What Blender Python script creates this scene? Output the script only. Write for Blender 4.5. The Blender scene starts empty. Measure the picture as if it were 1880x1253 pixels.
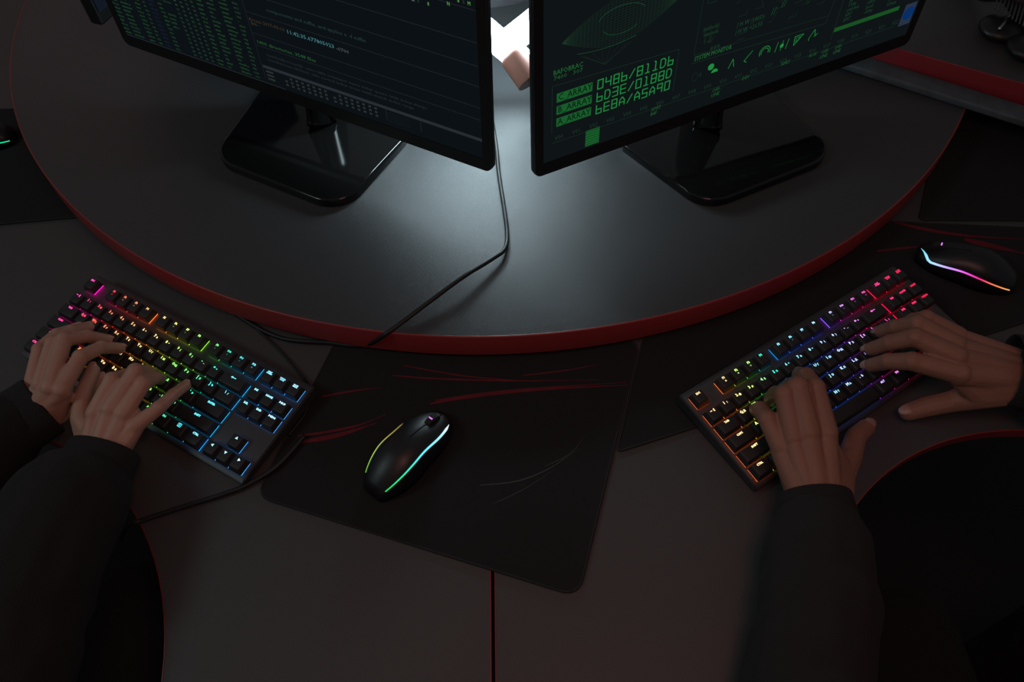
import bpy, bmesh, math, random
from mathutils import Vector, Matrix, Euler, noise
import numpy as np

# ------------------------------------------------------------------ camera, world, lights, exposure
SC = bpy.context.scene
COL = SC.collection
W_, H_, FPX = 1880, 1253, 1400.0
CAM_H, PITCH, ROLL = 0.77966, 0.61291, -0.02652
FW = Vector((0, math.sin(PITCH), -math.cos(PITCH)))
UP0 = Vector((0, math.cos(PITCH), math.sin(PITCH)))
RT0 = Vector((1, 0, 0))
RT = math.cos(ROLL)*RT0 + math.sin(ROLL)*UP0
UP = -math.sin(ROLL)*RT0 + math.cos(ROLL)*UP0
CAMP = Vector((0, 0, CAM_H))
cd = bpy.data.cameras.new('camera'); cam = bpy.data.objects.new('camera', cd); COL.objects.link(cam)
cd.sensor_width = 36.0; cd.lens = FPX/W_*36.0; cd.clip_start = 0.01
M = Matrix((RT, UP, -FW)).transposed().to_4x4(); M.translation = CAMP
cam.matrix_world = M
SC.camera = cam
try: SC.render.engine = 'CYCLES'
except Exception: pass
SC.view_settings.view_transform = 'Standard'
SC.view_settings.look = 'None'
SC.view_settings.exposure = 0.0
SC.view_settings.gamma = 1.0
SC.view_settings.use_curve_mapping = False

world = bpy.data.worlds.new('dim_room'); SC.world = world; world.use_nodes = True
bg = world.node_tree.nodes['Background']
bg.inputs[0].default_value = (0.95, 0.97, 1.0, 1); bg.inputs[1].default_value = 0.077

def area(name, loc, target, size, power, color, sy=None):
    l = bpy.data.lights.new(name, 'AREA'); l.energy = power; l.color = color
    l.shape = 'RECTANGLE' if sy else 'SQUARE'; l.size = size
    if sy: l.size_y = sy
    o = bpy.data.objects.new(name, l); COL.objects.link(o); o.location = loc
    d = Vector(target)-Vector(loc); o.rotation_euler = d.to_track_quat('-Z', 'Y').to_euler()
    return o
area('ceiling_light_left', (-1.8, 0.10, 1.75), (-0.35, 0.50, 0), 0.5, 5.0, (0.74, 0.97, 1.0))
area('red_fill_light', (0.16, 0.02, 1.08), (0.12, 0.30, 0), 0.35, 1.8, (1.0, 0.42, 0.34))  # unseen red fill, added low overhead to redden the near desk
area('red_back_fill', (-2.3, 3.5, 1.55), (-0.7, 1.1, 0), 1.3, 1.3, (1.0, 0.26, 0.22))  # added out of view so the far-left tabletop reflects a red tint

def at(px, py, z):
    d = FW*FPX + RT*(px-W_/2) + UP*(H_/2-py)
    t = (z-CAM_H)/d.z
    return CAMP + d*t

# ------------------------------------------------------------------ helpers
def tag(o, label=None, cat=None, group=None, kind=None):
    if label: o['label'] = label
    if cat: o['category'] = cat
    if group: o['group'] = group
    if kind: o['kind'] = kind
    return o
def empty(name, loc=(0, 0, 0), rot=(0, 0, 0)):
    o = bpy.data.objects.new(name, None); COL.objects.link(o); o.location = loc; o.rotation_euler = rot
    o.empty_display_size = 0.02
    return o
def link(name, me, mat=None, parent=None, smooth=True):
    o = bpy.data.objects.new(name, me); COL.objects.link(o)
    if mat is not None:
        me.materials.clear(); me.materials.append(mat)
    if parent: o.parent = parent
    if smooth is not None:
        for p in me.polygons: p.use_smooth = smooth
    return o
def bm_mesh(bm, name='mesh'):
    me = bpy.data.meshes.new(name); bmesh.ops.recalc_face_normals(bm, faces=bm.faces[:]); bm.to_mesh(me); bm.free(); return me
def sharp(me, ang=40):
    try: me.set_sharp_from_angle(angle=math.radians(ang))
    except Exception: pass
def add_box(bm, c, s, rot=None, bevel=0, seg=2):
    r = bmesh.ops.create_cube(bm, size=1.0); vs = r['verts']
    for v in vs: v.co = Vector((v.co.x*s[0], v.co.y*s[1], v.co.z*s[2]))
    if bevel:
        es = list({e for v in vs for e in v.link_edges})
        b = bmesh.ops.bevel(bm, geom=es, offset=bevel, segments=seg, affect='EDGES', profile=0.5)
        vs = list({v for f in b['faces'] for v in f.verts} | {v for v in vs if v.is_valid})
    mt = Matrix.Translation(Vector(c)) @ (rot.to_4x4() if rot else Matrix())
    for v in vs: v.co = mt @ v.co
    return vs
def prism(bm, pts, z0, z1, bevel=0, seg=2):
    vs = [bm.verts.new((p[0], p[1], z0)) for p in pts]
    f = bm.faces.new(vs)
    r = bmesh.ops.extrude_face_region(bm, geom=[f]); top = [g for g in r['geom'] if isinstance(g, bmesh.types.BMVert)]
    for v in top: v.co.z = z1
    if bevel:
        es = [e for e in bm.edges if e.verts[0] in top and e.verts[1] in top]
        bmesh.ops.bevel(bm, geom=es, offset=bevel, segments=seg, affect='EDGES', profile=0.5)
def smooth_path(pts, n=8, closed=False):
    P = [Vector(p) for p in pts]; out = []
    m = len(P)
    for i in range(m-1):
        p0 = P[max(i-1, 0)]; p1 = P[i]; p2 = P[i+1]; p3 = P[min(i+2, m-1)]
        for k in range(n):
            t = k/n
            out.append(0.5*((2*p1)+(-p0+p2)*t+(2*p0-5*p1+4*p2-p3)*t*t+(-p0+3*p1-3*p2+p3)*t**3))
    out.append(P[-1]); return out
def tube(bm, path, rad, sides=10, flat=1.0, cap=True):
    """rad: number, list, or function of 0..1; flat squashes along the up-ish axis"""
    n = len(path); rings = []
    up = Vector((0, 0, 1)); prev = None
    for i, p in enumerate(path):
        t = (path[min(i+1, n-1)]-path[max(i-1, 0)])
        if t.length < 1e-9: t = Vector((1, 0, 0))
        t.normalize()
        a = prev if prev is not None else (up if abs(t.z) < 0.95 else Vector((1, 0, 0)))
        s = t.cross(a)
        if s.length < 1e-6: s = t.cross(Vector((0, 1, 0)))
        s.normalize(); b = s.cross(t); b.normalize(); prev = b
        r = rad(i/(n-1)) if callable(rad) else (rad[i] if isinstance(rad, (list, tuple)) else rad)
        rings.append([bm.verts.new(p + (s*math.cos(2*math.pi*k/sides) + b*flat*math.sin(2*math.pi*k/sides))*r) for k in range(sides)])
    for i in range(n-1):
        for k in range(sides):
            bm.faces.new((rings[i][k], rings[i][(k+1) % sides], rings[i+1][(k+1) % sides], rings[i+1][k]))
    if cap:
        bm.faces.new(rings[0][::-1]); bm.faces.new(rings[-1])
def arc_pts(cx, cy, r, a0, a1, n):
    return [(cx+r*math.cos(math.radians(a0+(a1-a0)*i/n)), cy+r*math.sin(math.radians(a0+(a1-a0)*i/n))) for i in range(n+1)]
def round_rect(w, h, r, n=6, cx=0, cy=0):
    pts = []
    for sx, sy, a in ((1, 1, 0), (-1, 1, 90), (-1, -1, 180), (1, -1, 270)):
        pts += arc_pts(cx+sx*(w/2-r), cy+sy*(h/2-r), r, a, a+90, n)
    return pts

# ------------------------------------------------------------------ materials
def mat(name, color=(0.5, 0.5, 0.5), rough=0.5, metal=0.0, spec=0.5, bump=None, noisecol=None, coat=0.0, sss=0.0):
    m = bpy.data.materials.new(name); m.use_nodes = True; nt = m.node_tree; b = nt.nodes['Principled BSDF']
    b.inputs['Base Color'].default_value = (*color, 1); b.inputs['Roughness'].default_value = rough
    b.inputs['Metallic'].default_value = metal; b.inputs['Specular IOR Level'].default_value = spec
    if coat: b.inputs['Coat Weight'].default_value = coat; b.inputs['Coat Roughness'].default_value = 0.05
    if sss:
        b.inputs['Subsurface Weight'].default_value = sss
        b.inputs['Subsurface Radius'].default_value = (0.008, 0.003, 0.0015); b.inputs['Subsurface Scale'].default_value = 0.6
    tc = nt.nodes.new('ShaderNodeTexCoord')
    if noisecol:
        sc, c2, detail = noisecol
        n = nt.nodes.new('ShaderNodeTexNoise'); n.inputs['Scale'].default_value = sc; n.inputs['Detail'].default_value = detail
        nt.links.new(tc.outputs['Object'], n.inputs['Vector'])
        mx = nt.nodes.new('ShaderNodeMix'); mx.data_type = 'RGBA'
        mx.inputs[6].default_value = (*color, 1); mx.inputs[7].default_value = (*c2, 1)
        nt.links.new(n.outputs['Fac'], mx.inputs[0]); nt.links.new(mx.outputs[2], b.inputs['Base Color'])
    if bump:
        sc, st, dist = bump
        n = nt.nodes.new('ShaderNodeTexNoise'); n.inputs['Scale'].default_value = sc; n.inputs['Detail'].default_value = 3
        nt.links.new(tc.outputs['Object'], n.inputs['Vector'])
        bp = nt.nodes.new('ShaderNodeBump'); bp.inputs['Strength'].default_value = st; bp.inputs['Distance'].default_value = dist
        nt.links.new(n.outputs['Fac'], bp.inputs['Height']); nt.links.new(bp.outputs[0], b.inputs['Normal'])
    return m
def emit(name, color, strength, objcolor=False):
    m = bpy.data.materials.new(name); m.use_nodes = True; nt = m.node_tree; nt.nodes.clear()
    e = nt.nodes.new('ShaderNodeEmission'); o = nt.nodes.new('ShaderNodeOutputMaterial')
    e.inputs[0].default_value = (*color, 1); e.inputs[1].default_value = strength
    if objcolor:
        i = nt.nodes.new('ShaderNodeObjectInfo'); nt.links.new(i.outputs['Color'], e.inputs[0])
    nt.links.new(e.outputs[0], o.inputs[0]); return m
def srgb(r, g, b):
    f = lambda c: (c/255/12.92) if c <= 10.3 else ((c/255+0.055)/1.055)**2.4
    return (f(r), f(g), f(b))

M_TABLE = mat('grey_laminate', (0.052, 0.054, 0.056), 0.36, spec=0.45, bump=(1500, 0.6, 0.0006), noisecol=(700, (0.036, 0.037, 0.039), 2))
M_DESK = mat('grey_desk_laminate', (0.066, 0.065, 0.065), 0.42, spec=0.4, bump=(1500, 0.55, 0.0006), noisecol=(700, (0.045, 0.044, 0.045), 2))
M_RED = mat('red_edge_plastic', (0.25, 0.03, 0.03), 0.38)
M_PAD = mat('black_mouse_pad_cloth', (0.007, 0.0065, 0.007), 0.95, spec=0.5, bump=(2500, 0.3, 0.0004))
M_STITCH = mat('black_stitched_edge', (0.008, 0.008, 0.008), 0.8, spec=0.5)
M_PRED = mat('pad_print_red', (0.18, 0.022, 0.03), 0.9, spec=0.1, noisecol=(40, (0.08, 0.014, 0.018), 4))
M_PGREY = mat('pad_print_grey', (0.08, 0.08, 0.085), 0.9, spec=0.1)
M_GLOSS = mat('gloss_black_plastic', (0.006, 0.006, 0.006), 0.08, spec=0.5)
M_BEZEL = mat('black_bezel_plastic', (0.008, 0.008, 0.008), 0.4, spec=0.5)
M_CAP = mat('black_keycap_plastic', (0.022, 0.022, 0.023), 0.5, spec=0.4)
M_CASE = mat('dark_keyboard_case', (0.03, 0.031, 0.033), 0.45, spec=0.5)
M_PLATE = mat('brushed_keyboard_plate', (0.055, 0.056, 0.058), 0.45, metal=0.3, bump=(300, 0.1, 0.0003))
M_MOUSE = mat('black_mouse_shell', (0.009, 0.009, 0.010), 0.42, spec=0.5)
M_CABLE = mat('black_cable_rubber', (0.012, 0.012, 0.012), 0.5, spec=0.4)
M_KNIT = mat('black_knit_fabric', (0.010, 0.010, 0.0105), 0.95, spec=0.5, bump=(700, 0.6, 0.0015))
M_TROUS = mat('black_trouser_cloth', (0.008, 0.008, 0.009), 0.95, spec=0.5)
M_SKIN_A = mat('fair_skin', (0.46, 0.29, 0.21), 0.52, spec=0.32, bump=(260, 0.25, 0.0008), noisecol=(45, (0.40, 0.20, 0.15), 3), sss=0.15)
M_SKIN_B = mat('tanned_skin', (0.28, 0.15, 0.105), 0.52, spec=0.32, bump=(260, 0.35, 0.0010), noisecol=(45, (0.23, 0.11, 0.075), 3), sss=0.12)
M_NAIL_A = mat('polished_nail', (0.50, 0.30, 0.25), 0.15, spec=0.5, coat=0.5)
M_NAIL_B = mat('plain_nail', (0.34, 0.19, 0.15), 0.35, spec=0.5)
M_HAIR = mat('dark_hair', (0.012, 0.009, 0.008), 0.5, bump=(400, 0.8, 0.002))
M_FLOOR = mat('dark_floor', (0.012, 0.012, 0.012), 0.8, spec=0.5)
M_COPPER = mat('terracotta_metal', (0.30, 0.125, 0.09), 0.45, bump=(120, 0.1, 0.0004))
M_GREYFAB = mat('grey_duct_plastic', (0.10, 0.13, 0.145), 0.6, bump=(80, 0.5, 0.002), noisecol=(40, (0.03, 0.04, 0.045), 5))
M_METAL = mat('brushed_metal', (0.6, 0.62, 0.63), 0.25, metal=1.0)
M_LEGEND = emit('backlit_legend', (1, 1, 1), 1.9, True)
M_GLOW = emit('key_led_glow', (1, 1, 1), 1.0, True)
M_LAMP = emit('white_led_panel', (0.70, 0.92, 1.0), 50.0)

# ------------------------------------------------------------------ the setting
SLAB_Z, SLAB_B = 0.046, 0.010
CX, CY, CR = -0.0184, 1.3388, 0.8169
bm = bmesh.new(); add_box(bm, (0, 0.8, -0.775), (6, 6, 0.05))
tag(link('floor', bm_mesh(bm), M_FLOOR, smooth=False), kind='structure')

# lower desks, each with a rounded cut-out for its user
def desk(name, side, cut, label):
    t = empty(name, (cut[0], 0.6, -0.75)); tag(t, label, 'desk', 'desk segments around the round tabletop')
    s = -1 if side == 'l' else 1
    xs = -0.0262 + s*0.0029
    cx, cy, r = cut
    # front line y = F ; cut-out opens to the front
    F = -0.02
    a = math.degrees(math.acos(max(-1, min(1, (cy-F)/r))))
    outer = 1.25*s
    arc = arc_pts(cx, cy, r, -90-(-a if s < 0 else a), -90-(-a if s < 0 else a) + (360-2*a)*(1 if s < 0 else -1), 64)
    # walk: seam front -> arc (from the seam side round to the outer side) -> outer
    pts = [(xs, F)] + arc + [(outer, F), (outer, 2.1), (xs, 2.1)]
    pts = [Vector((p[0]-cx, p[1]-0.6)) for p in pts]
    bm = bmesh.new(); prism(bm, pts, 0.75-0.014, 0.75)
    me = bm_mesh(bm); o = link('desktop', me, M_DESK, t, smooth=False)
    # red edging strip all round
    bm = bmesh.new(); n = len(pts)
    area2 = sum(pts[i].x*pts[(i+1) % n].y-pts[(i+1) % n].x*pts[i].y for i in range(n))
    sg = 1 if area2 > 0 else -1
    off = []
    for i in range(n):
        e1 = (pts[i]-pts[i-1]).normalized(); e2 = (pts[(i+1) % n]-pts[i]).normalized()
        n1 = Vector((e1.y, -e1.x))*sg; n2 = Vector((e2.y, -e2.x))*sg; m_ = (n1+n2)
        m_ = m_.normalized() if m_.length > 1e-4 else n1
        off.append(pts[i]+m_*0.0013/max(0.5, m_.dot(n1)))
    prof = [(0, 0.7355), (1, 0.7355), (1, 0.7497), (0.7, 0.7504), (0, 0.7505)]
    for i in range(n):
        j = (i+1) % n
        ring = []
        for k in (i, j):
            ring.append([bm.verts.new((pts[k].x+(off[k].x-pts[k].x)*q, pts[k].y+(off[k].y-pts[k].y)*q, z)) for q, z in prof])
        for q in range(len(prof)-1):
            bm.faces.new((ring[0][q], ring[1][q], ring[1][q+1], ring[0][q+1]))
    bmesh.ops.remove_doubles(bm, verts=bm.verts[:], dist=1e-5)
    link('edge_band', bm_mesh(bm), M_RED, t, smooth=False)
    for (lx, ly) in ((xs+s*0.06, 0.95), (outer-s*0.08, 0.1), (outer-s*0.08, 1.9)):
        bm = bmesh.new(); add_box(bm, (lx-cx, ly-0.6, 0.36), (0.05, 0.05, 0.72), bevel=0.004)
        link('leg', bm_mesh(bm), M_BEZEL, t, smooth=False)
desk('desk', 'l', (-0.6675, 0.1274, 0.3259), 'grey desk segment with red edging under the left keyboard, rounded cut-out in front')
desk('desk', 'r', (0.5671, 0.1253, 0.2806), 'grey desk segment with red edging under the right keyboard, rounded cut-out in front')

# raised round tabletop
t = empty('round_tabletop', (CX, CY, 0.0)); tag(t, 'large round grey tabletop with a red edge carrying both monitors', 'tabletop')
bm = bmesh.new(); prism(bm, arc_pts(0, 0, CR-0.0015, 0, 360*(199/200), 199), SLAB_B, SLAB_Z)
link('top_panel', bm_mesh(bm), M_TABLE, t, smooth=False)
bm = bmesh.new(); NB = 220
prof = [(CR-0.0015, SLAB_B-0.0003), (CR, SLAB_B), (CR, SLAB_Z-0.0012), (CR-0.0006, SLAB_Z+0.0002), (CR-0.0016, SLAB_Z+0.0005), (CR-0.0024, SLAB_Z+0.0001)]
rings = [[bm.verts.new((r*math.cos(2*math.pi*i/NB), r*math.sin(2*math.pi*i/NB), z)) for r, z in prof] for i in range(NB)]
for i in range(NB):
    for k in range(len(prof)-1):
        bm.faces.new((rings[i][k], rings[(i+1) % NB][k], rings[(i+1) % NB][k+1], rings[i][k+1]))
o = link('edge_band', bm_mesh(bm), M_RED, t); sharp(o.data, 60); tag(o, 'dark red plastic edge band')
for i in range(10):
    a = 2*math.pi*(i+0.5)/10; bm = bmesh.new(); bmesh.ops.create_cone(bm, cap_ends=True, segments=20, radius1=0.02, radius2=0.02, depth=SLAB_B, matrix=Matrix.Translation((0.70*math.cos(a), 0.70*math.sin(a), SLAB_B/2)))
    link('foot', bm_mesh(bm), M_BEZEL, t)

# dark hub and upper board behind the monitors
bm = bmesh.new(); bmesh.ops.create_cone(bm, cap_ends=True, segments=96, radius1=0.21, radius2=0.205, depth=0.03, matrix=Matrix.Translation((-0.045, 1.418, SLAB_Z+0.015)))
o = link('cable_hub', bm_mesh(bm), mat('dark_hub', (0.012, 0.009, 0.012), 0.6, noisecol=(30, (0.035, 0.028, 0.035), 4))); sharp(o.data); tag(o, 'dark round cable hub in the middle of the round tabletop behind the white lamp', 'cable hub')
# ------------------------------------------------------------------ upper board at the right
t = empty('upper_shelf_board', (0.80, 1.10, SLAB_Z)); tag(t, 'raised dark board with a thick red edge behind the right monitor', 'shelf')
q0 = Vector((0.500, 1.068)); q1 = Vector((0.860, 0.852)); dv = (q1-q0).normalized(); nv = Vector((-dv.y, dv.x))*-1
if nv.y < 0: nv = -nv
pts = [q0, q1, q1+nv*0.55, q0+nv*0.55]
pl = [(p.x-0.80, p.y-1.10) for p in pts]
bm = bmesh.new(); prism(bm, pl, 0.0, 0.0375)
link('board', bm_mesh(bm), M_DESK, t, smooth=False)
bm = bmesh.new()
c = (q0+q1)/2 - nv*0.0012
add_box(bm, (c.x-0.80, c.y-1.10, 0.0190), ((q1-q0).length, 0.0024, 0.0382), Matrix.Rotation(math.atan2(dv.y, dv.x), 3, 'Z'), bevel=0.0008)
link('edge_band', bm_mesh(bm), mat('bright_red_edge', (0.24, 0.022, 0.028), 0.4), t)
bm = bmesh.new()
s0 = Vector((0.515, 1.038)); s1 = Vector((0.86, 0.826))
path = [Vector((s0.x+(s1.x-s0.x)*i/14 + 0.0*i, s0.y+(s1.y-s0.y)*i/14, SLAB_Z+0.006)) for i in range(15)]
ang = math.atan2((s1-s0).y, (s1-s0).x)
c = (s0+s1)/2 - nv*0.005
add_box(bm, (c.x, c.y, SLAB_Z+0.0065), ((s1-s0).length, 0.036, 0.012), Matrix.Rotation(ang-0.035, 3, 'Z'), bevel=0.003, seg=3)
o = link('cable_duct', bm_mesh(bm), M_GREYFAB); tag(o, 'flat grey cable duct lying along the red edge right of the right monitor', 'cable duct')

# ------------------------------------------------------------------ text
TXT = {}
def text_mesh(s, size=1.0, align='CENTER', spacing=1.0):
    k = (s, align, spacing)
    if k not in TXT:
        cu = bpy.data.curves.new('t', 'FONT'); cu.body = s; cu.size = 1.0; cu.align_x = align; cu.align_y = 'CENTER'
        cu.resolution_u = 1; cu.space_character = spacing; cu.space_line = 0.8
        o = bpy.data.objects.new('t', cu); COL.objects.link(o)
        dg = bpy.context.evaluated_depsgraph_get(); me = bpy.data.meshes.new_from_object(o.evaluated_get(dg))
        v = np.empty(len(me.vertices)*3, np.float32); me.vertices.foreach_get('co', v)
        TXT[k] = (v.reshape(-1, 3), [tuple(p.vertices) for p in me.polygons])
        bpy.data.objects.remove(o); bpy.data.curves.remove(cu); bpy.data.meshes.remove(me)
    v, f = TXT[k]
    return v*size, f
class Flat:
    """collects flat lettering and marks in a plane (x right, y up, z out)"""
    def __init__(s): s.v = []; s.f = []
    def add(s, v, f):
        n = len(s.v); s.v += [tuple(p) for p in v]; s.f += [tuple(i+n for i in q) for q in f]
    def text(s, t, x, y, h, align='LEFT', z=0.0, sx=1.0, spacing=1.0, bold=0.0, skew=0.0):
        v, f = text_mesh(t, h/0.70, align, spacing)
        if not len(v): return
        v = v.copy(); v[:, 0] = v[:, 0]*sx + v[:, 1]*skew
        cy_ = 0.0
        v = v + np.array([x, y, z])
        s.add(v, f)
        if bold: s.add(v+np.array([bold, 0, 0.00002]), f); s.add(v+np.array([0, bold, 0.00004]), f)
    def fit(s, t, x0, x1, y, h, **k):
        v, f = text_mesh(t, h/0.70, 'LEFT'); w = float(v[:, 0].max()-v[:, 0].min()); s.text(t, x0, y, h, sx=(x1-x0)/w, **k)
    def rect(s, x0, y0, x1, y1, z=0.0): s.add([(x0, y0, z), (x1, y0, z), (x1, y1, z), (x0, y1, z)], [(0, 1, 2, 3)])
    def line(s, pts, w, z=0.0, closed=False):
        if closed: pts = list(pts)+[pts[0]]
        for a, b in zip(pts[:-1], pts[1:]):
            d = Vector((b[0]-a[0], b[1]-a[1]))
            if d.length < 1e-7: continue
            n = Vector((-d.y, d.x)).normalized()*w/2
            s.add([(a[0]-n.x, a[1]-n.y, z), (b[0]-n.x, b[1]-n.y, z), (b[0]+n.x, b[1]+n.y, z), (a[0]+n.x, a[1]+n.y, z)], [(0, 1, 2, 3)])
    def disc(s, x, y, r, z=0.0, n=20, a0=0, a1=360):
        pts = [(x+r*math.cos(math.radians(a0+(a1-a0)*i/n)), y+r*math.sin(math.radians(a0+(a1-a0)*i/n)), z) for i in range(n)]
        s.add(pts, [tuple(range(n))])
    def obj(s, name, m, parent, loc=(0, 0, 0)):
        me = bpy.data.meshes.new(name); me.from_pydata(s.v, [], s.f); me.update()
        o = link(name, me, m, parent, smooth=False); o.location = loc; return o

# ------------------------------------------------------------------ monitors
def monitor(name, A, ang, width, tilt, label, zb=0.12):
    """local frame: x along the bottom edge, z up, -y out of the screen; origin under the middle on the tabletop"""
    a = math.radians(ang); u = Vector((math.cos(a), math.sin(a), 0)); mid = Vector(A)+u*width/2
    t = empty(name, (mid.x, mid.y, SLAB_Z), (0, 0, a)); tag(t, label, 'monitor', 'black widescreen monitors on the round tabletop')
    h = 0.365; z0 = zb-SLAB_Z; D = 0.007
    R = Matrix.Rotation(-tilt, 3, 'X')       # leans back
    frame = bpy.data.objects.new('bezel', None)
    # housing: rounded rectangle shell
    bm = bmesh.new(); prism(bm, round_rect(width, h, 0.010, 5, 0, h/2), 0, D, bevel=0.002)
    # recess for screen drawn as inset rim
    rot = Matrix.Rotation(math.radians(90), 3, 'X')
    for v in bm.verts: v.co = R @ (rot @ Vector((v.co.x, v.co.y, v.co.z-D))) + Vector((0, 0, z0))
    o = link('housing', bm_mesh(bm), M_BEZEL, t); sharp(o.data, 35)
    # raised bezel frame with rounded outer corners
    bx, bb, bt = 0.0125, 0.0185, 0.012
    bm = bmesh.new()
    po = round_rect(width-0.001, h-0.001, 0.0095, 5, 0, h/2); iw, ih = width-2*bx, h-bb-bt
    pi_ = round_rect(iw, ih, 0.0004, 5, 0, bb+ih/2); n_ = len(po)
    lo = [bm.verts.new((x, y, 0.0)) for x, y in po]; l1 = [bm.verts.new((x*0.9985, (y-h/2)*0.998+h/2, 0.0024)) for x, y in po]
    l2 = [bm.verts.new((x, y, 0.0022)) for x, y in pi_]; l3 = [bm.verts.new((x, y, 0.0)) for x, y in pi_]
    for A_, B_ in ((lo, l1), (l1, l2), (l2, l3)):
        for i in range(n_): bm.faces.new((A_[i], A_[(i+1) % n_], B_[(i+1) % n_], B_[i]))
    for v in bm.verts: v.co = R @ (rot @ v.co) + Vector((0, 0, z0))
    o = link('bezel', bm_mesh(bm), M_BEZEL, t); sharp(o.data, 35)
    # back bulge and neck
    bm = bmesh.new(); add_box(bm, (0, 0.033, z0+0.185), (width-0.14, 0.04, 0.24), Matrix.Rotation(-tilt, 3, 'X'), bevel=0.018, seg=4)
    o = link('rear_cover', bm_mesh(bm), M_BEZEL, t); sharp(o.data, 50)
    bm = bmesh.new()
    path = smooth_path([(0, 0.060, z0+0.12), (0, 0.066, z0+0.05), (0, 0.055, 0.02), (0, 0.048, 0.008)], 6)
    tube(bm, path, lambda q: 0.030+0.015*q, 20, flat=0.45)
    o = link('neck', bm_mesh(bm), M_GLOSS, t)
    # glossy base: tapered rounded shape
    pts = []
    for (x, y, r, a0, a1) in ((0.083, -0.048, 0.045, 270, 352), (0.100, 0.060, 0.028, 0, 90), (-0.100, 0.060, 0.028, 90, 180), (-0.058, -0.048, 0.045, 188, 270)):
        pts += arc_pts(x, y, r, a0, a1, 10)
    bm = bmesh.new(); prism(bm, pts, 0.0005, 0.013, bevel=0.0035, seg=3)
    for v in bm.verts:
        if v.co.z > 0.009: v.co.z += 0.004*math.exp(-((v.co.x)**2+(v.co.y-0.04)**2)/0.004)
    o = link('base', bm_mesh(bm), M_GLOSS, t); sharp(o.data, 50); tag(o, 'glossy black rounded base')
    # screen plane holder
    sc = bpy.data.objects.new('screen', None)
    bm = bmesh.new()
    w2 = width/2-bx
    add_box(bm, (0, (bb+h-bt)/2, 0.0008), (2*w2, h-bt-bb, 0.0008))
    me = bm_mesh(bm)
    sc = link('screen', me, None, t, smooth=False)
    sc.rotation_euler = (math.radians(90)-tilt, 0, 0); sc.location = (0, 0, z0)
    return t, sc, width
def scr(sc, width, fl, name, m, k=1):
    # content coordinates are metres from the bezel's bottom-left corner
    return fl.obj(name, m, sc, (-width/2, 0, 0.0013+0.00003*k))
def screen_mat(name, c1, c2, strength):
    m = emit(name, c1, strength); return m

ANG_L, ANG_R = -28.822, 25.240
mL, sL, wL = monitor('monitor', (-0.5576, 1.0196, 0), ANG_L, 0.6156, 0.02, 'left black monitor showing rows of green file listing and grey code')
mR, sR, wR = monitor('monitor', (0.0325, 0.7110, 0), ANG_R, 0.6044, 0.04, 'right black monitor showing green array codes and a system readout')
def em8(name, rgb, k=1.0): return emit(name, srgb(*rgb), k)
random.seed(7)
# --- left screen
sL.data.materials.append(em8('screen_dark_blue', (12, 17, 21)))
g = Flat(); b_ = Flat(); gr2 = Flat()
cols = [(0.012, 10, 0), (0.0395, 16, 0), (0.088, 8, 0), (0.110, 3, 0), (0.122, 10, 1), (0.149, 9, 0), (0.171, 9, 0), (0.190, 3, 0), (0.199, 3, 0), (0.2075, 3, 0), (0.216, 3, 0), (0.2245, 8, 0), (0.2445, 3, 0), (0.2505, 5, 2)]
CH = 'abcdefghijklmnopqrstuvwxyz0123456789/._-'
rows = [0.0245+0.0062*i for i in range(54)]
def rword(n, ch=CH): return ''.join(random.choice(ch) for _ in range(n))
WORDS = [rword(n) for n in (3, 4, 5, 6, 8, 10) for _ in range(5)]
def pw(n):
    c = [w for w in WORDS if len(w) <= n]; return random.choice(c)
LCOL = [(0.013, 8), (0.031, 12), (0.060, 8), (0.0775, 4), (0.090, 8), (0.109, 6), (0.1215, 9), (0.142, 3), (0.1525, 3), (0.163, 3), (0.1735, 3), (0.185, 7), (0.203, 10), (0.226, 11), (0.250, 6)]
for y in rows:
    for ci, (x, n) in enumerate(LCOL):
        if ci in (6,) and random.random() < 0.3: continue
        if ci >= 12 and random.random() < 0.35: k = max(2, n-random.randint(0, 6))
        else: k = n
        tgt = b_ if ci == 4 else g
        w_ = rword(3, '0123456789') if n <= 3 else pw(10)
        w_ = w_[:k] if len(w_) >= k else (w_*4)[:k]
        if (w_, 'LEFT', 1.0) not in TXT and len(TXT) > 260:
            w_ = random.choice([q[0] for q in TXT if len(q[0]) == len(w_)] or [w_])
        tgt.text(w_, x, y, 0.0028, sx=0.78)
scr(sL, wL, g, 'green_listing', em8('green_listing_text', (40, 88, 48), 1.0))
scr(sL, wL, b_, 'blue_listing', em8('blue_listing_text', (26, 40, 66), 1.0), 2)
l = Flat()
l.line([(0.2685, 0.026), (0.2685, 0.35)], 0.0008)
for y in (0.0775, 0.0945, 0.1235, 0.1495, 0.178, 0.215, 0.25): l.line([(0.27, y), (0.602, y-0.002)], 0.0009)
scr(sL, wL, l, 'divider_lines', em8('dark_line', (30, 35, 40)), 1)
l = Flat(); l.rect(0.270, 0.0440, 0.603, 0.0485); l.rect(0.0115, 0.0190, 0.30, 0.0200)
scr(sL, wL, l, 'grey_bar', em8('grey_bar_light', (38, 45, 50)), 1)
h = Flat()
for r, y in enumerate((0.0395, 0.0338, 0.0281)):
    h.text('000000%d0' % r, 0.273, y, 0.0034, sx=0.62)
    for blk, x0 in enumerate((0.3035, 0.3815)):
        for c_ in range(8):
            if r == 0 and c_ == 0: continue
            h.text(('01' if (c_ == 1 and r == 0) else '00' if random.random() < .85 else '04'), x0+c_*0.0092, y, 0.0036, sx=0.8)
scr(sL, wL, h, 'hex_dump', em8('grey_hex_text', (74, 80, 80)), 3)
h = Flat()
for r in range(4): h.text('.'*44, 0.4655, 0.0405-r*0.004, 0.004, sx=0.6)
h.line([(0.4635, 0.0265), (0.4635, 0.043)], 0.0005); h.line([(0.5150, 0.0265), (0.5150, 0.043)], 0.0005)
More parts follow.
